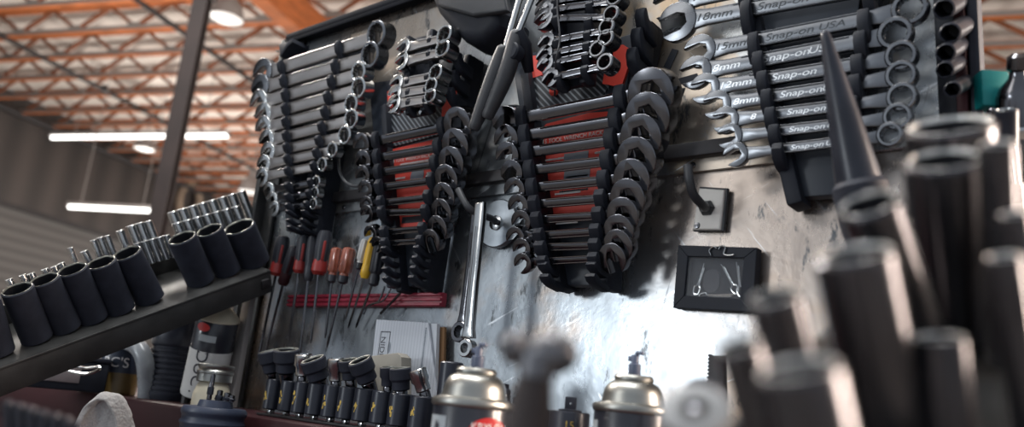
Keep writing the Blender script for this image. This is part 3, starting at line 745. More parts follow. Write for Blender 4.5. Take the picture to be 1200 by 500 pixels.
MB().lathe([(lambda a: .0085 + .0035 * abs(math.sin(a)), 0), (lambda a: .0085 + .0035 * abs(math.sin(a)), .001)], Matrix.Translation(PP(834, 329, -.006)) @ YW, n=30).build('printed_mark', M['dark_ink'], t)
def pin(a, b, lab, k=0):
    A, B = PP(*a, -.0088), PP(*b, -.0088); d = (B - A); L = d.length; u = d / L; v = Vector((-u.z, 0, u.x))
    r = .0034
    pts = [B + v * .0009, A + u * r * 2.2 + v * .0009, A + u * r * 1.2 + v * r, A + v * r * .75 - u * r * .5, A - u * r, A - v * r * .75 - u * r * .5, A + u * r * 1.2 - v * r, A + u * r * 2.2 - v * .0009, B - u * .004 - v * .0009]
    tag(MB().tube(curve_pts(pts, 6), .00075, 8).build('cotter_pin', M['chrome_hi'], None), lab, 'pin', 'cotter pins in the wallet')
pin((816, 341), (826, 309), 'cotter pin standing at the left edge of the wallet window, loop down')
pin((823, 347), (862, 346), 'cotter pin lying flat along the bottom of the wallet window')
pin((862, 340), (846, 309), 'cotter pin leaning left in the middle of the wallet window')
pin((868, 343), (864, 307), 'cotter pin standing at the right edge of the wallet window')
def wpin(pts, lab):
    tag(MB().tube(curve_pts([PP(*p, -.0165) for p in pts], 6), .0009, 8).build('cotter_pin', M['chrome_hi'], None), lab, 'pin', 'cotter pins in the wallet')
wpin([(833, 299), (831, 293), (836, 289), (840, 291)], 'bent cotter pin poking out over the wallet top, leftmost')
wpin([(842, 292), (845, 288), (850, 290), (848, 297), (854, 299), (860, 298)], 'curled cotter pin poking out over the wallet top, middle')

# red rail with screwdrivers
A, B = PP(338, 343.5, -.012), PP(517, 345, -.012)
zc = PP(430, 351, -.012).z
mb = MB().box(((A.x + B.x) / 2, -.005, zc), (B.x - A.x, .009, .0185), bev=.001)
for dz in (-.0065, 0, .0065): mb.box(((A.x + B.x) / 2, -.0105, zc + dz), (B.x - A.x, .005, .0042), bev=.0012)
tag(mb.build('tool_rail', M['red_rail'], None), 'ribbed red plastic tool rail across the lower left of the board, screwdrivers in it', 'tool rail')
def screwdriver(lab, top, bot, tip, r, m_, m2=None, ferrule=None, y=-.030, blade=.0021, style='soft', ytip=-.018):
    a, b, c = PP(*top, y), PP(*bot, y + .002), PP(*tip, ytip)
    ax = (b - a).normalized(); L = (b - a).length
    t = thing('screwdriver', lab, 'screwdriver', frame(a, ax), 'screwdrivers in the red rail')
    def flute(r_, k=6, am=.09): return lambda an: r_ * (1 + am * math.cos(k * an))
    if style == 'soft':
        prof = [(r * .45, 0), (r * .80, .002), (flute(r * .98, 6, .05), L * .14), (flute(r * 1.0, 6, .07), L * .45), (flute(r * .92, 6, .05), L * .70)]
        MB().lathe(prof, n=30).build('grip', m_, t)
        MB().lathe([(r * .90, L * .66), (r * 1.0, L * .74), (r * 1.04, L * .92), (r * .7, L)], n=24).build('collar', m2 or m_, t)
        if m2 is not m_:
            for k in range(3):
                an = 2 * PI * k / 3 + .5
                MB().box((r * .90 * math.cos(an), r * .90 * math.sin(an), L * .46), (.0035, .0045, L * .44), Matrix.Rotation(an, 3, 'Z'), bev=.0015).build('grip_inlay', m2, t)
    else:
        prof = [(r * .55, 0), (r * .9, .0015), (flute(r, 8, .08), .005), (flute(r, 8, .08), L * .72), (r * .72, L * .80), (r * .8, L * .86), (r * .78, L)]
        MB().lathe(prof, n=48).build('grip', m_, t)
        if ferrule: MB().lathe([(r * .82, L * .86), (r * .86, L * .9), (r * .80, L * 1.06), (r * .4, L * 1.12)], n=20).build('ferrule', ferrule, t)
    inv = t.matrix_world.inverted() if False else frame(a, ax).inverted()
    p0, p1 = inv @ (b - ax * .004), inv @ c
    MB().tube([p0, p0.lerp(p1, .5), p0.lerp(p1, .93), p1], [blade, blade, blade, blade * .45], 8).build('blade', M['chrome_dk'], t)
K, RD = M['screw_black'], M['screw_red']
screwdriver('black and red screwdriver at the far left end of the red rail', (333, 276), (323, 323), (302, 424), .0105, K, RD)
screwdriver('dark red screwdriver hanging lower, second from the left on the red rail', (346, 288), (331, 334), (309, 420), .0085, K, M['red_paint'])
screwdriver('black screwdriver with red collar, third from the left on the red rail', (357, 275), (350, 320), (338, 400), .0092, K, RD)
screwdriver('slim all black screwdriver, fourth from the left on the red rail', (367, 276), (361, 329), (351, 420), .0074, K, K)
screwdriver('thick black screwdriver with wide red inlays, fifth from the left on the red rail', (382, 270), (373, 322), (364, 402), .0112, K, RD)
screwdriver('clear red fluted screwdriver, left of the two translucent ones', (395, 290), (389, 327), (381, 396), .0078, M['acetate'], None, M['screw_black'], style='flute', blade=.0018)
screwdriver('clear amber red fluted screwdriver, right of the two translucent ones', (410, 290), (402, 328), (383, 407), .0092, M['acetate'], None, M['screw_black'], style='flute', blade=.0018)
screwdriver('small white handled screwdriver beside the yellow one', (429, 280), (421, 312), (405, 374), .0062, M['white_grip'], None, M['screw_black'], style='flute', blade=.0015)
screwdriver('yellow handled screwdriver on the red rail', (438, 278), (427, 326), (408, 384), .0070, M['yellow_grip'], M['yellow_grip'], blade=.0016, y=-.034)
screwdriver('black fluted screwdriver just right of the yellow one', (446, 286), (438, 330), (417, 384), .0088, K, None, K, style='flute', blade=.0018)
def pick(lab, pts, r=.0014, y=-.020):
    tag(MB().tube(curve_pts([PP(*p, y) for p in pts], 6), r, 8).build('hook_pick', M['chrome_dk'], None), lab, 'pick', 'picks stuck in the red rail')
pick('short steel pick sticking from the red rail, rightmost', [(471, 341), (461, 352), (446, 367)], .0017)
pick('thin steel pick with forked tip below the black screwdriver', [(451, 335), (444, 352), (432, 358), (426, 368)])
pick('thin steel pick with curled tip crossing the red rail beside the forked one', [(458, 338), (449, 352), (436, 356), (428, 362)], .0012, -.024)

# papers standing behind the sockets
def sheet(name, quad, y0, y1, m_, lab, cat):
    q = [PP(x, y, y0) for x, y in quad]
    o = MB().prism([(p.x, max(p.z, DECK + .002)) for p in q], y0, y1, bev=.0003, seg=1).build(name, m_, None)
    return tag(o, lab, cat)
sheet('cardboard', [(500, 383), (521, 383), (519, 474), (496, 470)], -.0105, -.0065, M['cardboard'], 'brown cardboard sheet standing behind the white papers', 'cardboard')
sheet('paper_pad', [(466, 377), (512, 379), (509, 474), (458, 470)], -.0175, -.0115, M['paper'], 'thick white paper pad between the printed form and the brown cardboard', 'paper')
fm = sheet('printed_form', [(441, 374), (502, 378), (513, 474), (431, 468)], -.0215, -.0185, M['ruled_paper'], 'white ruled printed form leaning on the board behind the small sockets', 'paper')
def sidetext(s, px, py, h, m_, y=-.0216):
    p = PP(px, py, y); text('printed_words', s, h, M[m_], fm, Matrix.Translation(p) @ FACE @ Matrix.Rotation(-PI / 2, 4, 'Z'), .0001)
sidetext('NIDI', 448, 405, .0125, 'dark_ink')
c = PP(496, 412, -.0217); mb = MB(); z = -.030
while z < .030:
    k = random.uniform(.0012, .0034); mb.box((c.x, c.y, c.z + z + k / 2), (random.uniform(.0018, .0028), .0003, k * .8)); z += k
mb.build('printed_line', M['grey_ink'], fm)
mb = MB(); c = PP(450, 404, -.0217)
for dx, dz, w_, h_ in ((0, .0175, .019, .0012), (0, -.0175, .019, .0012), (-.009, 0, .0010, .036), (.009, 0, .0010, .036)): mb.box((c.x + dx, c.y, c.z + dz), (w_, .0003, h_))
mb.build('printed_frame', M['dark_ink'], fm)
MB().lathe([(.0030, 0), (.0030, .0003)], Matrix.Translation(PP(456, 407, -.0215)) @ YW @ Matrix.Diagonal((.9, 2.4, 1, 1)), n=20).build('printed_emblem', M['grey_ink'], fm)
q = [PP(x, y, -.050) for x, y in ((440, 418), (472, 414), (477, 419), (477, 474), (440, 470))]
o = MB().prism([(p.x, max(p.z, DECK + .002)) for p in q], -.060, -.042, bev=.0012).build('card_box', M['beige_card'], None)
tag(o, 'worn beige card box standing behind the black swivel sockets', 'box')

# ------------------------------------------------------------------ cart
t = thing('tool_cart', 'dark red tool cart with raised back deck carrying the tool board and work tray', 'cart', (0, 0, FLOOR))
def cb(c, s, nm, m_, bev=.006): MB().box((c[0], c[1], c[2] - FLOOR), s, bev=bev).build(nm, m_, t)
cb((-.40, .16, DECK - .03), (2.0, .60, .06), 'back_deck', M['red_paint'])
BASE = -.43
cb((.05, -.36, BASE - .02), (1.30, .44, .04), 'work_tray', M['red_paint'])
cb((-.40, .16, (DECK - .06 + FLOOR + .12) / 2), (1.96, .56, DECK - .06 - FLOOR - .12), 'cabinet', M['red_paint'], .01)
cb((.05, -.36, (BASE - .04 + FLOOR + .12) / 2), (1.28, .42, BASE - .04 - FLOOR - .12), 'drawer_block', M['red_paint'], .01)
for k in range(4): cb((.05, -.578, BASE - .14 - k * .17), (1.16, .016, .15), 'drawer', M['red_paint'])
for x in (-.5, .55):
    for y in (-.48, .30):
        MB().lathe([(.06, -.02), (.065, -.012), (.065, .012), (.06, .02)], T(x, y, .065) @ Matrix.Rotation(PI / 2, 4, 'Y'), n=24).build('caster', M['rubber'], t)
        cb((x, y, FLOOR + .115), (.07, .07, .03), 'caster_plate', M['dark_steel'], .002)

# ------------------------------------------------------------------ sockets
def view_axis(px, py, dx, dy, dot):
    """axis whose picture runs along (dx, dy up) and whose near end tips towards the lens by dot"""
    v = -Vector(((px - 600) / F, -(py - 250) / F, -1)).normalized()
    u = Vector((dx, dy, 0)); u = (u - v * u.dot(v)).normalized()
    return R @ (v * dot + u * math.sqrt(1 - dot * dot))

def socket_mesh(t, L, r, m_, rim=None, six=True, depth=None, wall=.80, neck=None, inner=None, pinhole=True):
    """deep socket: base at z=0, mouth at z=L"""
    nr = neck or r
    n = 36
    hexr = (lambda a: r * wall * (1 + .045 * math.cos(6 * a))) if six else (lambda a: r * wall * (1 + .03 * math.cos(12 * a)))
    b = min(.0016, r * .1)
    prof = [(nr - b, 0), (nr, b), (nr, L * .38 if neck else L * .3), (r, L * .5 if neck else L * .5), (r, L - b), (r - b, L)]
    MB().lathe(prof, n=n, cap1=False).build('socket_wall', m_, t)
    MB().lathe([(r - b, L - .0001), (r - b * 1.2, L + .0002), (lambda a: hexr(a) * 1.05, L + .0001), (hexr, L - b)], n=n, cap0=False, cap1=False).build('rim', rim or m_, t)
    d = depth or L * .55
    MB().lathe([(hexr, L - b), (hexr, L - d), (r * .3, L - d - .001)], n=n, cap0=False).build('bore', inner or M['inner'], t)
    if pinhole:
        mb = MB(); mb.lathe([(r * .16, 0), (r * .15, .0004), (r * .07, .0003), (0, -.0005)], Matrix.Translation((0, 0, L * .16)) @ Matrix.Rotation(-PI / 2, 4, 'Y') @ T(0, 0, nr - .0002), n=14); mb.build('pin_hole', M['inner'], t)

def plane_x(px, py, x):
    r = ray(px, py); return CAM + r * ((x - CAM.x) / r.x)

def wing_socket(lab, group, base, mouth, wpx, X, dot, m_, rim, name='impact_socket', **kw):
    B = plane_x(*base, X); dep = (B - CAM).dot(R @ Vector((0, 0, -1)))
    ax = view_axis(*base, mouth[0] - base[0], -(mouth[1] - base[1]), dot)
    want = math.hypot(mouth[0] - base[0], mouth[1] - base[1]); L = want / F * dep
    for _ in range(12):
        q = proj(B + ax * L); L *= want / math.hypot(q[0] - base[0], q[1] - base[1])
    dm = ((B + ax * L) - CAM).dot(R @ Vector((0, 0, -1)))
    r = wpx / 2 / F * dm
    t = thing(name, lab, 'socket', frame(B, ax, R @ Vector((0, 0, 1))), group)
    socket_mesh(t, L, r, m_, rim, **kw)
    return B, ax, L, r

XW = -.475
big = [((2, 425), (-20, 352), 36), ((48, 407), (20, 338), 35), ((82, 393), (51, 327), 34), ((113, 381), (84, 315), 34), ((145, 372), (118, 307), 34), ((180, 358), (148, 296), 34), ((238, 335), (213, 278), 33), ((270, 325), (245, 269), 31), ((299, 309), (280, 265), 37)]
pos = ['lowest, cut off by the left picture edge', 'second from the left picture edge', 'third from the left picture edge', 'fourth from the left picture edge', 'fifth, just below the gap', 'sixth, bordering the gap on its left', 'bordering the gap on its right', 'second after the gap', 'topmost, beside the board']
WB = []
P0, P1 = plane_x(-60, 450, -.436), plane_x(316, 315, -.436)
tv = (P1 - P0).normalized()
def solve_wing(base, mouth, X, dot):
    B = plane_x(*base, X); dep = (B - CAM).dot(R @ Vector((0, 0, -1)))
    ax = view_axis(*base, mouth[0] - base[0], -(mouth[1] - base[1]), dot)
    want = math.hypot(mouth[0] - base[0], mouth[1] - base[1]); L = want / F * dep
    for _ in range(12):
        q = proj(B + ax * L); L *= want / math.hypot(q[0] - base[0], q[1] - base[1])
    return B, ax, L
axm = solve_wing(big[4][0], big[4][1], XW, .44)[1]
axm = (axm - tv * axm.dot(tv)).normalized(); wv = axm.cross(tv).normalized()
if wv.x > 0: wv = -wv
for (b, m, w), s in zip(big, pos):
    B, ax, L = solve_wing(b, m, XW, .44)
    Mo = B + ax * L; r = w / 2 / F * (Mo - CAM).dot(R @ Vector((0, 0, -1)))
    # the foot rests on the tray floor
    low = min(0, 0) + r * math.sqrt(max(0, 1 - ax.dot(axm) ** 2)) * .0
    L = (Mo - P0).dot(axm) / ax.dot(axm) - .0008
    t = thing('impact_socket', 'big black socket on the left sloping tray, ' + s, 'socket', frame(Mo - ax * L, ax, R @ Vector((0, 0, 1))), 'impact sockets on the left tray')
    socket_mesh(t, L, r, M['impact'], M['mouth'], wall=.86)
# sloping tray: an angle iron along the left side
Lt = (P1 - P0).length
TM = Matrix((tv, wv, tv.cross(wv))).transposed().to_4x4(); up = tv.cross(wv)
sgn = 1 if up.dot(axm) > 0 else -1
TM.translation = P0
t = thing('socket_tray', 'sloping grey steel tray on the left carrying the big black impact sockets', 'tray', TM)
MB().box((Lt / 2, .060, -sgn * .003), (Lt, .125, .004), bev=.001).build('tray_floor', M['tray_steel'], t)
MB().box((Lt / 2, .0, -sgn * .019), (Lt, .004, .036), bev=.001).build('front_lip', M['tray_steel'], t)
MB().box((Lt / 2, .122, sgn * .012), (Lt, .003, .028), bev=.001).build('back_lip', M['tray_steel'], t)
MB().box((Lt - .012, .0, -sgn * .02), (.016, .012, .016), bev=.003).build('bolt', M['dark_steel'], t)
for x in (.03, .40):
    q = P0 + tv * x + wv * .10
    MB().tube([Vector((x, .10, -sgn * .004)), TM.inverted() @ Vector((q.x, q.y, DECK))], .006, 8).build('tray_leg', M['dark_steel'], t)
# prop of the tray
q0, q1 = PP(291, 340, -.035), PP(272, 452, -.035)
o = MB().prism([(q0.x - .002, q0.z + .012), (q0.x + .018, q0.z + .012), (q0.x + .018, DECK + .001), (q0.x - .012, DECK + .001)], -.040, -.030, bev=.002).build('tray_prop', M['lampshell'], None)
tag(o, 'upright grey steel strip at the lower left edge of the board under the tray end', 'strut')

# chrome sockets standing in rows behind
def chrome_row(tops, length, wpx, X, lab, group, where, dirx=-.38):
    for i, (x, y) in enumerate(tops):
        base = (x - dirx * length, y + length)
        wing_socket('%s, %s' % (lab, where[i] if isinstance(where, list) else ORD[i].replace('topmost', 'first') + ' ' + where), group, base, (x, y), wpx, X, .06, M['chrome_hi'], M['rim_bright'], name='chrome_socket', six=False, wall=.78, pinhole=False)
chrome_row([(201 + 11.6 * i, 248 - 3.4 * i) for i in range(8)], 40, 11.5, -.545, 'chrome socket in the tall rear row beside the board', 'chrome sockets in the tall rear row', 'from its left end')
chrome_row([(207 + 11.4 * i, 261 - 3.2 * i) for i in range(7)], 34, 11, -.525, 'chrome socket in the lower front row beside the board', 'chrome sockets in the lower front row', 'from its left end')
chrome_row([(140, 270), (153, 264), (163, 261), (173, 259)], 34, 10, -.545, 'chrome socket in the rear group behind the tray gap', 'chrome sockets behind the gap', 'from its left end')
chrome_row([(160 + 8.6 * i, 285 - 2.4 * i) for i in range(5)], 26, 8.5, -.525, 'short chrome socket in the front line at the tray gap', 'short chrome sockets at the gap', 'from its left end')
chrome_row([(109, 281), (117, 278), (125, 276)], 30, 7.5, -.540, 'slim chrome socket of the three behind the fifth black socket', 'slim chrome sockets behind the black ones', 'from the left')
chrome_row([(82, 290)], 34, 7, -.545, 'lone slim chrome socket poking up', 'slim chrome sockets poking up', ['behind the fourth black socket'])
chrome_row([(10, 327), (26, 322), (36, 320), (52, 315), (63, 312), (71, 308), (98, 294)], 22, 9, -.520, 'small chrome socket peeking over the black sockets', 'small chrome sockets peeking out', 'from the left picture edge', -.5)

# ------------------------------------------------------------------ small black sockets on the rail below the board
YS = -.10
rl = [(320, 464), (338, 465), (354, 467), (371, 468), (390, 470), (408, 472), (427, 474), (448, 476), (469, 478), (494, 480)]
xs_ = [PP(x, y, YS).x for x, y in rl]
o = thing('socket_rail', 'thin dark socket rail on the red deck under the row of ten black sockets', 'rail', (0, 0, 0))
MB().box(((xs_[0] + xs_[-1]) / 2, YS, DECK + .002), (xs_[-1] - xs_[0] + .03, .022, .003), bev=.0006).build('rail_strip', M['dark_steel'], o)
for x in xs_: MB().box((x, YS, DECK + .006), (.008, .008, .006), bev=.001).build('stud', M['chrome_hi'], o)
tops = [444, 446, 447, 449, 451, 453, 455, 458, 461, 464]
for i, x in enumerate(xs_):
    L = PP(rl[i][0], tops[i], YS).z - DECK - .009; r = (.0115, .0118, .0122, .0126, .0130, .0132, .0134, .0136, .0138, .0140)[i]
    t = thing('impact_socket', 'small black impact socket with yellow size marking on the rail, %s from the left' % ORD[i].replace('topmost', 'first'), 'socket', T(x, YS, DECK + .009) @ Matrix.Rotation(-.85, 4, 'Z'), 'black sockets on the rail')
    socket_mesh(t, L, r, M['impact_gloss'], M['impact'], wall=.75, pinhole=False)
    mb = MB()
    for k in range(5):                      # worn, illegible size figures
        an = -.75 + random.uniform(-.16, .16); zz = L * (.46 + random.uniform(-.17, .17))
        mb.box((r * math.cos(an), r * math.sin(an), zz), (.0006, .0013 + random.random() * .0012, .0030 + random.random() * .002), Matrix.Rotation(an, 3, 'Z') @ Matrix.Rotation(random.uniform(-.6, .6), 3, 'X'))
    mb.build('size_marking', M['yellow_ink'], t)

def swivel(lab, top, bot, wpx, m_, lean, dot=.12, flare=1.0, stem=True):
    b = PP(*bot, YS - .002); dep = (b - CAM).dot(R @ Vector((0, 0, -1)))
    L = math.hypot(top[0] - bot[0], top[1] - bot[1]) / F * dep; r = wpx * 1.16 / 2 / F * dep
    ax = view_axis(*bot, top[0] - bot[0], bot[1] - top[1], dot)
    t = thing('swivel_socket', lab, 'socket', frame(b, ax), 'swivel sockets standing on the rail sockets')
    socket_mesh(t, L, r, m_, M['mouth'] if m_ is M['impact'] else M['chrome_hi'], wall=.76, neck=r * .82, pinhole=False)
    MB().lathe([(r * .5, -.016), (r * .55, -.010), (r * .62, -.002), (r * .5, .001)], n=20).build('swivel_neck', M['chrome_dk'], t)
swivel('black swivel socket leaning left over the first rail sockets', (314, 411), (319, 436), 21, M['impact'], 0)
swivel('wide black swivel socket over the second rail socket', (336, 409), (336, 436), 26, M['impact'], 0, .2)
swivel('chrome swivel socket half hidden between the black ones', (356, 415), (355, 440), 19, M['chrome_hi'], 0)
swivel('black swivel socket tipped left over the fourth rail socket', (366, 420), (374, 444), 26, M['impact'], 0, .2)
swivel('upright chrome swivel socket in the middle of the row', (394, 420), (394, 446), 18, M['chrome_hi'], 0)
swivel('black swivel socket over the middle of the row, beside the tipped one', (408, 421), (411, 444), 20, M['impact'], 0, .2)
swivel('large black swivel socket tipped left over the seventh rail socket', (421, 421), (431, 446), 25, M['impact'], 0, .25)
swivel('slim black swivel socket left of the right hand pair', (455, 430), (455, 452), 17, M['impact'], 0)
swivel('black swivel socket with notched rim, right of the slim black one', (469, 431), (470, 457), 22, M['impact'], 0, .12)
swivel('knurled chrome swivel socket tipped left at the right end of the row', (489, 433), (497, 458), 19, M['chrome_hi'], 0, .05)
c = PP(525, 470, -.13)
o = thing('extension_socket', 'tall plain black socket standing behind the left spray can', 'socket', T(c.x, c.y, DECK))
socket_mesh(o, PP(525, 424, -.13).z - DECK, .0125, M['impact_gloss'], M['impact'], wall=.7, pinhole=False)

# ------------------------------------------------------------------ spray cans
def wrap(parent, name, r, pts_mesh, m_, ang, z):
    """lay a flat outline around a can: x becomes the angle, y the height"""
    me = pts_mesh
    for v in me.vertices:
        a = ang + v.co.x / r; rr = r + v.co.z
        v.co = Vector((rr * math.cos(a), rr * math.sin(a), z + v.co.y))
    o = bpy.data.objects.new(name, me); COL.objects.link(o); o.parent = parent
    if not me.materials: me.materials.append(m_)
    return o
def wrap_text(parent, s, size, r, m_, ang, z, rot=0.0, name='can_lettering', xsc=1.0):
    cu = bpy.data.curves.new(name, 'FONT'); cu.body = s; cu.size = size; cu.extrude = .00015; cu.align_x = 'CENTER'; cu.align_y = 'CENTER'; cu.materials.append(m_)
    ob = bpy.data.objects.new('tmp_text', cu); me = bpy.data.meshes.new_from_object(ob); bpy.data.objects.remove(ob)
    me.transform(Matrix.Rotation(rot, 4, 'Z') @ Matrix.Diagonal((xsc, 1, 1, 1))); me.name = name
    return wrap(parent, name, r + .0003, me, m_, ang, z)
def wrap_patch(parent, name, r, w, h, m_, ang, z, ellipse=False, off=.0002):
    b = bmesh.new(); nu, nv = 24, 10
    grid = []
    for j in range(nv + 1):
        row = []
        for i in range(nu + 1):
            u, v = i / nu * 2 - 1, j / nv * 2 - 1
            if ellipse: x, y = u * math.sqrt(1 - v * v / 2), v * math.sqrt(1 - u * u / 2)
            else: x, y = u, v
            row.append(b.verts.new((x * w / 2, y * h / 2, off)))
        grid.append(row)
    for j in range(nv):
        for i in range(nu): b.faces.new((grid[j][i], grid[j][i + 1], grid[j + 1][i + 1], grid[j + 1][i]))
    me = bpy.data.meshes.new(name); b.to_mesh(me); b.free()
    for p_ in me.polygons: p_.use_smooth = True
    return wrap(parent, name, r, me, m_, ang, z)
def spray_can(lab, px, py, d, wpx, group='spray cans'):
    ringc = W(px, py, d); r = wpx / 2 / F * d; H = ringc.z - BASE
    t = thing('spray_can', lab, 'spray can', T(ringc.x, ringc.y, BASE), group)
    R_ = r * .955
    MB().lathe([(R_ * .9, 0), (R_ * .98, .002), (R_, .005), (R_, H - .004), (R_ * .97, H - .001)], n=48).build('can_body', M['can_black'], t)
    MB().lathe([(r * .97, H - .0045), (r, H - .003), (r * 1.005, H), (r * .97, H + .0022), (r * .92, H + .0022), (r * .80, H + .0035), (r * .765, H + .0075), (r * .755, H + .010), (r * .72, H + .0145), (r * .64, H + .0185), (r * .55, H + .0205), (r * .49, H + .0215), (r * .45, H + .0220)], n=56, cap0=False, cap1=False).build('dome', M['silver_can'], t)
    MB().lathe([(r * .46, H + .0215), (r * .495, H + .0225), (r * .50, H + .0245), (r * .46, H + .0265), (r * .40, H + .0262), (r * .36, H + .0225), (r * .20, H + .0225), (r * .18, H + .0262), (r * .12, H + .028)], n=40, cap0=False).build('valve_cup', M['silver_can'], t)
    nz = MB().lathe([(r * .15, H + .026), (r * .16, H + .027), (r * .16, H + .036), (r * .13, H + .0365)], n=20)
    nz.lathe([(r * .10, H + .036), (r * .10, H + .043), (r * .085, H + .044)], n=16).box((-r * .05, 0, H + .0405), (r * .26, r * .14, .0042), bev=.0008)
    nz.box((r * .12, 0, H + .0455), (r * .22, r * .12, .0030), bev=.0008)
    nz.build('nozzle', M['nozzle'], t)
    return t, R_, H, math.atan2(CAM.y - ringc.y, CAM.x - ringc.x)
t, r, H, va = spray_can('spray can with red oval brand label under a silver dome, left of the hammer', 555, 471, .633, 97)
wrap_patch(t, 'grey_side_label', r, .022, H - .016, M['can_grey'], va - 1.02, (H - .008) / 2 )
wrap_patch(t, 'red_oval', r, .037, .030, M['can_red'], va + .47, H - .0255, True, .00025)
wrap_text(t, 'KRYLON', .0095, r + .0003, M['white_ink'], va + .47, H - .0185, xsc=.82)
for k in range(4): wrap_patch(t, 'printed_line', r, .0012, .012 + .004 * (k % 2), M['dark_ink'], va - .90 - .05 * k, H - .024, False, .0004)
t, r, H, va = spray_can('plain black spray can with a silver dome, right of the hammer', 741, 478, .66, 93)
wrap_patch(t, 'grey_side_label', r, .010, H - .016, M['can_grey'], va - 1.18, (H - .008) / 2)
wrap_patch(t, 'tan_label', r, .030, .010, M['beige_card'], va - .05, H - .022)

# sockets between the cans
def mid_socket(lab, px, topy, wpx, d, mark, stub=None):
    c = W(px, topy, d); r = wpx / 2 / F * d; L = c.z - BASE
    va = math.atan2(CAM.y - c.y, CAM.x - c.x)
    t = thing('impact_socket', lab, 'socket', T(c.x, c.y, BASE), 'black sockets between the spray cans')
    MB().lathe([(r * .95, 0), (r, .002), (r, L - .0015), (r * .95, L), (r * .5, L), (r * .48, L - .004)], n=40).build('socket_wall', M['impact_gloss'], t)
    if stub:
        MB().box((0, 0, L + .006), (stub, stub, .014), Matrix.Rotation(va, 3, 'Z'), bev=.001).build('square_drive', M['impact'], t)
        MB().lathe([(.0012, 0), (.001, .0005), (0, .0007)], T(0, 0, L + .007) @ Matrix.Rotation(va - .0, 4, 'Z') @ T(stub / 2, 0, 0) @ Matrix.Rotation(PI / 2, 4, 'Y'), n=12).build('detent_ball', M['chrome_hi'], t)
        MB().lathe([(stub * 1.0, L - .0008), (stub * 1.0, L + .0015), (stub * .7, L + .002)], n=24).build('shoulder', M['impact'], t)
    if mark: wrap_text(t, mark, .0095, r, M['yellow_ink'], va, L - .012, name='size_figures')
    return t
mid_socket('black socket marked 15 with a square drive on top, between the cans', 668, 482, 47, .72, '15', .0105)
mid_socket('black socket marked 18 half hidden behind the hammer head', 604, 482, 34, .74, '18', .008)
mid_socket('black socket without marking, behind the hammer handle', 641, 480, 36, .74, None)
c = W(587, 472, .78)
t = thing('drive_adapter', 'small black adapter standing just right of the left spray can', 'adapter', T(c.x, c.y, BASE))
H_ = W(587, 449, .78).z - BASE
MB().lathe([(.011, 0), (.011, H_ - .018), (.0085, H_ - .015), (.0085, H_ - .006), (.0065, H_ - .004), (.0065, H_)], n=24).build('body', M['impact'], t)
MB().lathe([(.0088, H_ - .014), (.0092, H_ - .012), (.0088, H_ - .010)], n=24, cap0=False, cap1=False).build('ring_band', M['chrome_dk'], t)

# ------------------------------------------------------------------ things in front, out of focus
# ball peen hammer standing head up in the work tray
HD = .255
hc = W(632, 412, HD); va_ = R @ Vector((1, 0, 0)); va_.z = 0; va_.normalize()
upv = Vector((0, 0, 1)); lean = (upv + va_ * .06).normalized()
t = thing('ball_peen_hammer', 'blurred hammer standing head up in front between the two spray cans', 'hammer', frame(hc, lean, va_))
s = HD / F
HX = Matrix.Rotation(PI / 2, 4, 'Y')        # lathe axis along the head
MB().lathe([(0, -46 * s), (9 * s, -45 * s), (17 * s, -41 * s), (20 * s, -34 * s), (20 * s, -26 * s), (15 * s, -20 * s), (14 * s, -10 * s), (20 * s, -2 * s), (24 * s, 8 * s), (25 * s, 18 * s), (22 * s, 30 * s), (15 * s, 40 * s), (7 * s, 45 * s), (0, 46 * s)], HX, n=32).build('head', M['hammer'], t)
MB().tube([(0, 0, -4 * s), (0, 0, -30 * s)], [24 * s, 22 * s], 20).build('eye_socket', M['hammer'], t)
hl = (hc.z - BASE) / lean.z
MB().loft([[(math.cos(a) * rx, math.sin(a) * ry, z) for a in [2 * PI * k / 20 for k in range(20)]] for rx, ry, z in ((20 * s, 17 * s, -24 * s), (25 * s, 18 * s, -60 * s), (27 * s, 19 * s, -100 * s), (24 * s, 17 * s, -hl * .75), (28 * s, 20 * s, -hl * .95), (26 * s, 18 * s, -hl))]).build('handle', M['brown_handle'], t)

ZN = .60                                    # how near the blurred row stands
FP = []
def front_socket(lab, px, py, d, wpx, dx, dy, dot, L, m_=None, rim=None, group='big sockets in the right foreground', name='impact_socket', **kw):
    Mo = W(px, py, d); r = wpx / 2 / F * d
    ax = view_axis(px, py, dx, dy, dot)
    t = thing(name, lab, 'socket', frame(Mo - ax * L, ax, R @ Vector((0, 1, 0))), group)
    socket_mesh(t, L, r, m_ or M['black_chrome'], rim or M['mouth'], wall=.84, **kw)
    return Mo - ax * L, ax
def row_socket(*a): FP.append(a)
row_socket('largest blurred black socket in the right foreground, under the teal block', 1106, 186, .50, 88, -.06, 1, .30)
row_socket('blurred black socket rising behind the largest one in the right foreground', 1112, 146, .58, 98, -.08, 1, .22)
row_socket('blurred black socket leaning left, right below the black taper punch', 1017, 238, .47, 72, -.34, 1, .40)
row_socket('wide blurred black socket in the middle of the right foreground', 1000, 296, .40, 92, -.20, 1, .24)
row_socket('blurred black socket beside the vinyl wallet', 908, 346, .385, 62, -.24, 1, .34)
row_socket('small blurred grey socket below the vinyl wallet', 866, 404, .345, 52, -.28, 1, .34)
row_socket('blurred socket at the bottom edge under the wide middle one', 935, 430, .31, 100, -.22, 1, .26)
row_socket('black socket at the lower right, behind the largest one', 1100, 395, .40, 60, -.12, 1, .20)
row_socket('tall narrow dark socket with a bright side, right of the largest blurred one', 1168, 168, .46, 40, -.04, 1, .2)
row_socket('dark socket at the right edge behind the tall narrow one', 1188, 250, .42, 34, -.16, 1, .2)
row_socket('dark socket at the right edge, lower one leaning left', 1176, 300, .40, 40, -.14, 1, .2)
mo = [W(a[1], a[2], a[3] * ZN) for a in FP]
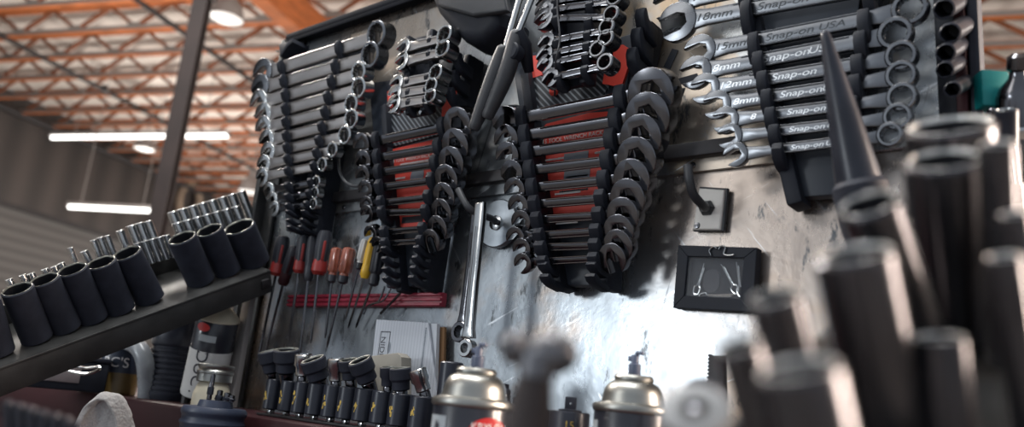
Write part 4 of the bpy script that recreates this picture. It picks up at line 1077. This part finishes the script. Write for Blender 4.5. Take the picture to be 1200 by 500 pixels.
tv = (mo[5] - mo[0]).normalized(); a0 = view_axis(1050, 300, -.2, 1, .28); a0 = (a0 - tv * a0.dot(tv)).normalized(); wv = a0.cross(tv).normalized()
low = min(p.dot(a0) for p in mo) - .045     # the tray lies below the lowest mouth
bs = []
for a, p in zip(FP, mo):
    ax = view_axis(a[1], a[2], *a[4 + 1:8]); L = (p.dot(a0) - low) / ax.dot(a0); bs.append(p - ax * L)
    front_socket(a[0], a[1], a[2], a[3] * ZN, a[4], a[5], a[6], a[7], L, None, M['rim_bright'])
us = [b.dot(tv) for b in bs]; ws = [b.dot(wv) for b in bs]
cen = tv * ((min(us) + max(us)) / 2) + wv * ((min(ws) + max(ws)) / 2) + a0 * (low - .0045)
TM2 = Matrix((tv, wv, a0)).transposed().to_4x4(); TM2.translation = cen
LX, LY = max(us) - min(us) + .07, max(ws) - min(ws) + .07
t = thing('socket_tray', 'sloping dark steel tray in the right foreground under the big blurred sockets', 'tray', TM2)
MB().box((0, 0, 0), (LX, LY, .004), bev=.001).build('tray_floor', M['tray_steel'], t)
MB().box((0, LY / 2, .004), (LX, .003, .014), bev=.001).build('front_lip', M['tray_steel'], t)
MB().box((0, -LY / 2, .004), (LX, .003, .014), bev=.001).build('back_lip', M['tray_steel'], t)
# grey drive end and dark nut at the bottom
c = W(813, 476, .235)
ax = view_axis(813, 476, -.1, 1, .72); r = 44 / F * .235
t = thing('grey_socket', 'pale grey blurred socket end at the bottom edge, right of the second can', 'socket', frame(c - ax * .05, ax))
MB().lathe([(r * .9, 0), (r, .003), (r, .044), (r * .92, .049), (r * .4, .050), (r * .36, .046), (0, .046)], n=36).build('socket_wall', mat('satin grey steel', (.27, .28, .29), .4, .6, .1, 30), t)
MB().box((0, 0, .0465), (r * .5, r * .5, .004), bev=.001).build('square_drive', M['chrome_dk'], t)
c = W(822, 450, .36); ax = view_axis(822, 450, -.1, 1, .25); r = 29 / F * .36
t = thing('hex_nut_socket', 'dark hexagonal socket end just behind the pale grey one', 'socket', frame(c - ax * .05, ax, R @ Vector((1, 0, 0))))
MB().lathe([(r * .95, 0), (r, .003), (r, .044), (r * .70, .050)], n=6).build('hex_body', M['impact'], t, None, 20)
MB().lathe([(r * .5, .0495), (r * .45, .0515), (0, .052)], n=24).build('end_face', M['impact'], t)
# knurled strip edge right of the second can
q = [PP(x, y, -.03) for x, y in ((834, 417), (850, 417), (852, 470), (833, 470))]
mb = MB().prism([(p.x, p.z) for p in q], -.036, -.028, bev=.0006)
zz = q[0].z
while zz > q[3].z: mb.box((q[0].x, -.032, zz), (.0022, .008, .0022), Matrix.Rotation(PI / 4, 3, 'Y')); zz -= .0034
tag(mb.build('toothed_blade', M['dark_steel'], None), 'dark toothed blade edge standing against the board right of the second can', 'blade')

# black taper punch
d0 = .60
a, b = W(966, 36, d0), W(1006, 212, d0 - .02)
ax = (a - b).normalized(); L = (a - b).length; u = d0 / F
t = thing('taper_punch', 'black taper punch with blunt tip standing in front of the stamped chrome wrenches', 'punch', frame(b, ax, R @ Vector((1, 0, 0))))
MB().lathe([(25 * u, 0), (23.5 * u, L * .10), (19 * u, L * .35), (12 * u, L * .68), (6.0 * u, L * .95), (4.8 * u, L * .985), (2.5 * u, L)], n=28).build('punch_body', M['impact_gloss'], t)
MB().lathe([(25 * u, .0), (30 * u, -.004), (30 * u, -.030), (26 * u, -.05)], n=28).build('shoulder', M['impact'], t)

# sockets on the dark rail at the right end of the board
t = thing('socket_holder', 'dark vertical socket holder along the right edge of the board', 'holder', (0, 0, 0))
q = [PP(x, y, -.006) for x, y in ((1092, -60), (1128, -60), (1134, 150), (1102, 150))]
MB().prism([(p.x, p.z) for p in q], -.012, -.002, bev=.002).build('holder_strip', M['black_plastic'], t)
for i, (px, py, w) in enumerate(((1098, -20, 24), (1106, 11, 24), (1113, 39, 24), (1108, 62, 22), (1107, 82, 20), (1116, 105, 19))):
    m_ = PP(px, py, -.060); B = m_ - ((CAM - m_).normalized() + Vector((-.22, 0, -.10))).normalized() * .052; dep = (m_ - CAM).dot(R @ Vector((0, 0, -1)))
    d = m_ - B; t = thing('impact_socket', 'black socket facing out on the right end holder, %s from the top' % ORD[i] if i else 'black socket on the right end holder cut off by the picture top', 'socket', frame(B, d), 'sockets on the right end holder')
    socket_mesh(t, d.length, w / 2 / F * dep, M['impact_gloss'], M['impact'], wall=.8, pinhole=False)
# teal block and chrome bits at the right edge
c = W(1160, 108, .68)
t = thing('teal_block', 'teal green plastic block clipped beside the right frame of the board', 'block', Matrix.Translation(c) @ Matrix.Rotation(.62, 4, 'Z'))
MB().box((0, 0, 0), (.023, .02, .033), bev=.002).build('block_body', M['teal'], t)
MB().box((0, .012, 0), (.012, .01, .012), bev=.002).build('clip_lug', M['dark_steel'], t)
def chrome_bit(lab, px, py, d, wpx, L, dx=-.05, m_='chrome_dk', name='chrome_socket'):
    front_socket(lab, px, py, d, wpx, dx, 1, .15, L, M[m_], M['chrome_hi'], 'chrome sockets at the right picture edge', name, pinhole=False)
chrome_bit('small chrome socket just below the teal block', 1165, 128, .66, 13, .03, .5)
chrome_bit('tiny chrome socket left of the one below the teal block', 1156, 140, .64, 11, .02, -.3)
c = W(1191, 118, .66)
t = thing('chrome_adapter', 'tall bottle shaped chrome adapter at the right picture edge', 'adapter', frame(c, view_axis(1190, 100, .05, 1, .1)))
MB().lathe([(.0150, -.12), (.0150, .002), (.013, .010), (.007, .018), (.006, .024), (.0085, .026), (.0085, .036), (.005, .039)], n=28).build('adapter_body', M['chrome_dk'], t)
MB().lathe([(.0170, -.03), (.0175, -.028), (.0175, -.022), (.0170, -.020)], n=28, cap0=False, cap1=False).build('ring_band', M['chrome_hi'], t)
chrome_bit('black socket under the chrome adapter at the right picture edge', 1180, 128, .60, 24, .05, .0, 'impact_gloss', 'impact_socket')
for i, (x, y, l) in enumerate(((1184, 172, .05), (1181, 186, .05), (1178, 205, .05), (1190, 215, .09))):
    chrome_bit('slim chrome socket in the stack at the right picture edge, %s from its top' % ORD[i], x, y, .55, (16, 15, 13, 16)[i], l, -.10)
# case standing at the lower right edge
c0 = W(1152, 352, .52); 
t = thing('blue_black_case', 'dark blue case with a pale round sticker and amber triangle at the lower right corner', 'case', frame(W(1190, 520, .52), Vector((0, 0, 1)), R @ Vector((1, 0, 0))))
MB().box((.012, .02, .05), (.06, .03, .13), bev=.003).build('case_body', M['navy'], t)
MB().lathe([(.0125, 0), (.0125, .0006)], T(.0065, .0045, .078) @ YW, n=28).build('round_sticker', mat('pale teal sticker', (.22, .36, .38), 0, .5, .05), t)
MB().prism([(-.012, .024), (.004, .024), (-.004, .033)], .0040, .0048).build('amber_triangle', M['yellow_tag'], t)
p0, p1 = W(1156, 370, .50), W(1163, 560, .48)
tag(MB().tube([p0, p0.lerp(p1, .5), p1], .0011, 8).build('steel_rod', M['chrome_hi'], None), 'thin bright upright steel rod at the lower right beside the dark blue case', 'rod')

# ------------------------------------------------------------------ things under the left tray
def on_deck(px, d):                          # point of the deck below a picture column
    p = W(px, 440, d); return Vector((p.x, p.y, DECK))
def zat(px, py, d): return W(px, py, d).z
fw = R @ Vector((0, 0, -1)); FYAW = math.atan2(CAM.y, CAM.x)
def facing(p): return Matrix.Translation(p) @ Matrix.Rotation(math.atan2(CAM.y - p.y, CAM.x - p.x) + PI / 2, 4, 'Z')   # local -y looks at the lens
# drain bottle with navy label
D_ = 1.30; p = on_deck(139, D_); h = zat(139, 398, D_) - DECK; r = 22 / F * D_
t = thing('fluid_bottle', 'amber bottle with a navy label and round shoulder under the left tray', 'bottle', T(p.x, p.y, DECK))
MB().lathe([(r * .92, 0), (r, .003), (r, h * .52)], n=36, cap1=False).build('bottle_body', M['amber'], t)
MB().lathe([(r * 1.01, h * .40), (r * 1.01, h * .86), (r * .97, h * .93)], n=36, cap0=False, cap1=False).build('navy_label', M['navy'], t)
MB().lathe([(r * .97, h * .92), (r * .80, h * 1.08), (r * .45, h * 1.22), (r * .34, h * 1.26), (r * .34, h * 1.42), (r * .30, h * 1.44)], n=36, cap0=False).build('bottle_shoulder', M['cap_white'], t)
wrap_text(t, "BC'S", .022, r * 1.015, M['white_ink'], math.atan2(CAM.y - p.y, CAM.x - p.x) - .28, h * .58, name='label_lettering')
# hose arch
o = MB().tube(curve_pts([W(172, 470, 1.24), W(172, 445, 1.24), W(170, 424, 1.24), W(163, 408, 1.25), W(150, 400, 1.27), W(138, 398, 1.29)], 8), .0135, 16).build('clear_hose', M['hose'], None)
tag(o, 'bent grey clear hose beside the amber bottle under the left tray', 'hose')
# black ribbed tub
D_ = 1.27; p = on_deck(202, D_); h = zat(202, 372, D_) - DECK; r = 29 / F * D_
t = thing('black_canister', 'black ribbed canister standing under the left tray beside the tilted can', 'canister', T(p.x, p.y, DECK))
pr = [(r * .9, 0)]
for k in range(9):
    z = h * .06 + k * h * .065; pr += [(r * .97, z), (r * .97, z + h * .03), (r * .92, z + h * .04), (r * .92, z + h * .06)]
MB().lathe(pr + [(r * .97, h * .66)], n=40).build('ribbed_body', M['impact'], t)
MB().lathe([(r * 1.0, h * .66), (r * 1.03, h * .68), (r * 1.03, h * .96), (r * .98, h)], n=40).build('lid', M['impact_gloss'], t)
# tilted can
D_ = 1.22
B, Tp = W(236, 462, D_), W(256, 372, D_)
ax = (Tp - B).normalized(); L = (Tp - B).length; r = 24 / F * D_
B = B + Vector((0, 0, max(0, DECK + .004 + r * .3 - B.z)))
t = thing('aerosol_can', 'white and black aerosol can with large sideways lettering, tilted under the left tray', 'can', frame(B, ax, CAM - B))
MB().lathe([(r * .96, 0), (r, .003), (r, L * .70)], n=40).build('can_body', M['cap_white'], t)
MB().lathe([(r * 1.003, L * .60), (r * 1.003, L * .97), (r * .97, L * .985)], n=40, cap0=False).build('black_band', M['can_black'], t)
MB().lathe([(r * 1.03, L * .975), (r * 1.05, L * .99), (r * 1.0, L * 1.01), (r * .70, L * 1.10), (r * .45, L * 1.14), (r * .42, L * 1.30), (r * .30, L * 1.33)], n=36, cap0=False).build('dome', M['cream'], t)
wrap_patch(t, 'red_badge', r, .022, .013, M['can_red'], -.62, L * .90, True, .0006)
wrap_patch(t, 'pale_badge', r, .026, .010, M['can_grey'], -.30, L * .77, False, .0006)
wrap_text(t, 'DUCT', .026, r, M['dark_ink'], -.40, L * .32, rot=-PI / 2, name='label_lettering')
# cream jar with metal lid
D_ = 1.14; p = on_deck(252, D_); h = zat(252, 447, D_) - DECK; r = 21 / F * D_
t = thing('cream_jar', 'cream jar with a metal screw lid in front of the tilted can', 'jar', T(p.x, p.y, DECK))
MB().lathe([(r * .85, 0), (r, .002), (r, h * .5), (r * .85, h * .85), (r * .7, h)], n=32).build('jar_body', M['cream'], t)
mb = MB().lathe([(r * .88, h * .96), (r * .95, h), (r * .95, h + .010), (r * .99, h + .011), (r * .99, h + .014), (r * .90, h + .017), (r * .98, h + .020), (r * .98, h + .023), (r * .9, h + .024)], n=32); mb.build('screw_lid', M['silver_can'], t)
# box with metal label, white box, wire
D_ = 1.22; p = on_deck(62, D_)
t = thing('black_box', 'low black box with a silver label at the far left under the tray', 'box', facing(p))
MB().box((0, .04, .024), (.15, .09, .046), bev=.003).build('box_body', M['black_plastic'], t)
MB().box((.006, -.0055, .026), (.062, .002, .026), bev=.0006).build('silver_label', M['silver_label'], t)
MB().box((0, .04, .050), (.154, .094, .008), bev=.003).build('box_lid', M['impact_gloss'], t)
D_ = 1.36; p = on_deck(100, D_)
t = thing('white_carton', 'small printed white carton behind the black box under the left tray', 'carton', facing(p))
MB().box((0, .03, .045), (.062, .05, .09), bev=.002).build('carton_body', M['beige_card'], t)
for k in range(4): MB().box((0, .0045, .080 - k * .010), (.05 - .008 * (k % 2), .0006, .0025)).build('printed_line', M['grey_ink'], t)
tag(MB().tube(curve_pts([W(70, 428, 1.17), W(78, 434, 1.165), (W(100, 438, 1.16)), W(114, 434, 1.165), W(116, 430, 1.17), W(100, 431, 1.175), W(80, 428, 1.175)], 8), .0022, 8).build('wire_loop', M['chrome_hi'], None), 'thin bright wire loop lying on the black box', 'wire')
# towel
g = bmesh.new()
nu, nv = 40, 22; D_ = .92
ctrl = [W(84, 520, D_), W(98, 497, D_), W(111, 473, D_), W(126, 462, D_), W(140, 468, D_), W(147, 490, D_), W(149, 520, D_)]
cp = curve_pts(ctrl, 6); dirw = Vector((.25, .95, 0)).normalized() * .030
rows = []
for i, c in enumerate(cp):
    row = []
    for j in range(nv + 1):
        v = j / nv
        n_ = .0010 * math.sin(i * .7 + j * .5) + random.uniform(-.0006, .0006)
        row.append(g.verts.new(c + dirw * (v - .3) + Vector((0, 0, n_ - .012 * (v - .3) ** 2 * 8))))
    rows.append(row)
for a, b in zip(rows, rows[1:]):
    for j in range(nv): g.faces.new((a[j], a[j + 1], b[j + 1], b[j]))
bmesh.ops.recalc_face_normals(g, faces=g.faces[:])
me = bpy.data.meshes.new('towel'); g.to_mesh(me); g.free(); me.materials.append(M['towel'])
for p_ in me.polygons: p_.use_smooth = True
o = bpy.data.objects.new('towel', me); COL.objects.link(o)
sm = o.modifiers.new('thickness', 'SOLIDIFY'); sm.thickness = .007; sm.offset = 0
ss = o.modifiers.new('soft', 'SUBSURF'); ss.levels = 1; ss.render_levels = 2
tx = bpy.data.textures.new('pile', 'CLOUDS'); tx.noise_scale = .004
dm = o.modifiers.new('pile', 'DISPLACE'); dm.texture = tx; dm.strength = .0010; dm.texture_coords = 'GLOBAL'
tag(o, 'grey terry towel humped over the red edge at the lower left', 'towel')
# blue spool with drill bits
D_ = .98; zt = zat(252, 478, D_); c = W(252, 478, D_); r = 37 / F * D_
t = thing('bit_stand', 'round dark blue ribbed stand holding drill bits at the bottom left', 'stand', T(c.x, c.y, zt - .085))
pr = [(r * .9, 0), (r, .004)]
for k in range(5): pr += [(r, .020 + k * .012), (r * .95, .023 + k * .012), (r * .95, .027 + k * .012), (r, .030 + k * .012)]
MB().lathe(pr + [(r, .082), (r * .93, .086), (r * .55, .086), (r * .5, .094), (r * .1, .094)], n=44).build('stand_body', M['blue_spool'], t)
for i, (px, py, rr) in enumerate(((249, 445, .0030), (257, 464, .0036), (266, 467, .0042), (271, 470, .0036), (261, 474, .0030), (254, 470, .0026))):
    tp = W(px, py, D_); L = tp.z - (zt + .002)
    o = thing('drill_bit', 'steel bit standing in the dark blue stand, %s' % ('the tallest, leftmost', 'second from the left rim', 'the thickest, right of centre', 'the rightmost', 'a short one in front', 'the thinnest beside the tall one')[i], 'drill bit', T(tp.x, tp.y, zt + .0095), 'bits in the blue stand')
    MB().lathe([(rr * .9, 0), (rr, .001), (rr, L * .93), (rr * .6, L)], n=16).build('shank', M['chrome_dk'], o)
    MB().lathe([(rr * 1.25, L * .2), (rr * 1.3, L * .25), (rr * 1.3, L * .45), (rr * 1.2, L * .5)], n=6).build('hex_collar', M['impact_gloss'], o)
# blurred chrome sockets at the lower left corner
for i, (px, py) in enumerate(((8, 470), (22, 473), (36, 477), (50, 481), (64, 485), (78, 489), (92, 494))):
    front_socket('blurred chrome socket in the bottom left corner row, %s from the left' % ORD[i].replace('topmost', 'first'), px, py, .34, 12, -.05, 1, .12, .04, M['impact_gloss'], M['chrome_dk'], 'blurred chrome sockets in the bottom left corner', 'chrome_socket', pinhole=False, six=False)
a, b = W(-14, 508, .345), W(112, 538, .345)
MBx = MB().box((0, 0, 0), ((b - a).length, .03, .008), bev=.002)
o = MBx.build('socket_strip', M['impact'], None, frame((a + b) / 2, Vector((0, 0, 1)), b - a)); tag(o, 'dark strip holding the blurred chrome sockets at the bottom left corner', 'strip')

# ------------------------------------------------------------------ light
w = bpy.data.worlds.new('daylight'); S.world = w; w.use_nodes = True
w.node_tree.nodes['Background'].inputs[0].default_value = (.80, .88, 1, 1); w.node_tree.nodes['Background'].inputs[1].default_value = .55
def area(name, loc, target, sx, sy, en, col):
    l = bpy.data.lights.new(name, 'AREA'); l.shape = 'RECTANGLE'; l.size = sx; l.size_y = sy; l.energy = en; l.color = col
    o = bpy.data.objects.new(name, l); COL.objects.link(o); o.location = loc
    o.rotation_euler = (Vector(target) - Vector(loc)).to_track_quat('-Z', 'Z').to_euler(); return o
area('assumed_rear_light', (-2.4, -5.0, .22), (0, 0, 0), 1.0, .65, 46, (.90, .96, 1))  # area light for an assumed bright opening behind the camera; no door built
area('assumed_upper_light', (-2.3, -5.0, 2.5), (.2, 0, .1), 2.2, 1.2, 34, (1, .97, .92))  # assumed second source higher up, no window built; brightens the upper sheet
area('added_side_light', (3.3, 1.7, .5), (.5, -.4, -.15), 1.2, 2.4, 440, (1, .80, .66))  # added area light, no door built; gives front sockets warm side streaks
def point(name, loc, en, col, r):
    l = bpy.data.lights.new(name, 'POINT'); l.energy = en; l.color = col; l.shadow_soft_size = r
    o = bpy.data.objects.new(name, l); COL.objects.link(o); o.location = loc; return o
for i, (x, y) in enumerate(((2, 3), (8, 0), (8, 9), (14, 3), (14, 12), (20, 6), (20, 13), (5, -6))):
    point('added_hall_light', HALL @ Vector((x, y, 2.6)), 400, (1, .93, .86), .4)  # added point lights without fixtures, to light the ceiling and trusses from below
area('added_top_light', (-.1, -.42, 1.45), (-.1, -.2, 0), 1.3, .07, 26, (.95, .98, 1))  # added strip overhead, no lamp built; puts bright lines on upper edges
vs = S.view_settings; vs.view_transform = 'Standard'; vs.look = 'None'; vs.exposure = 0; vs.gamma = 1; vs.use_curve_mapping = False
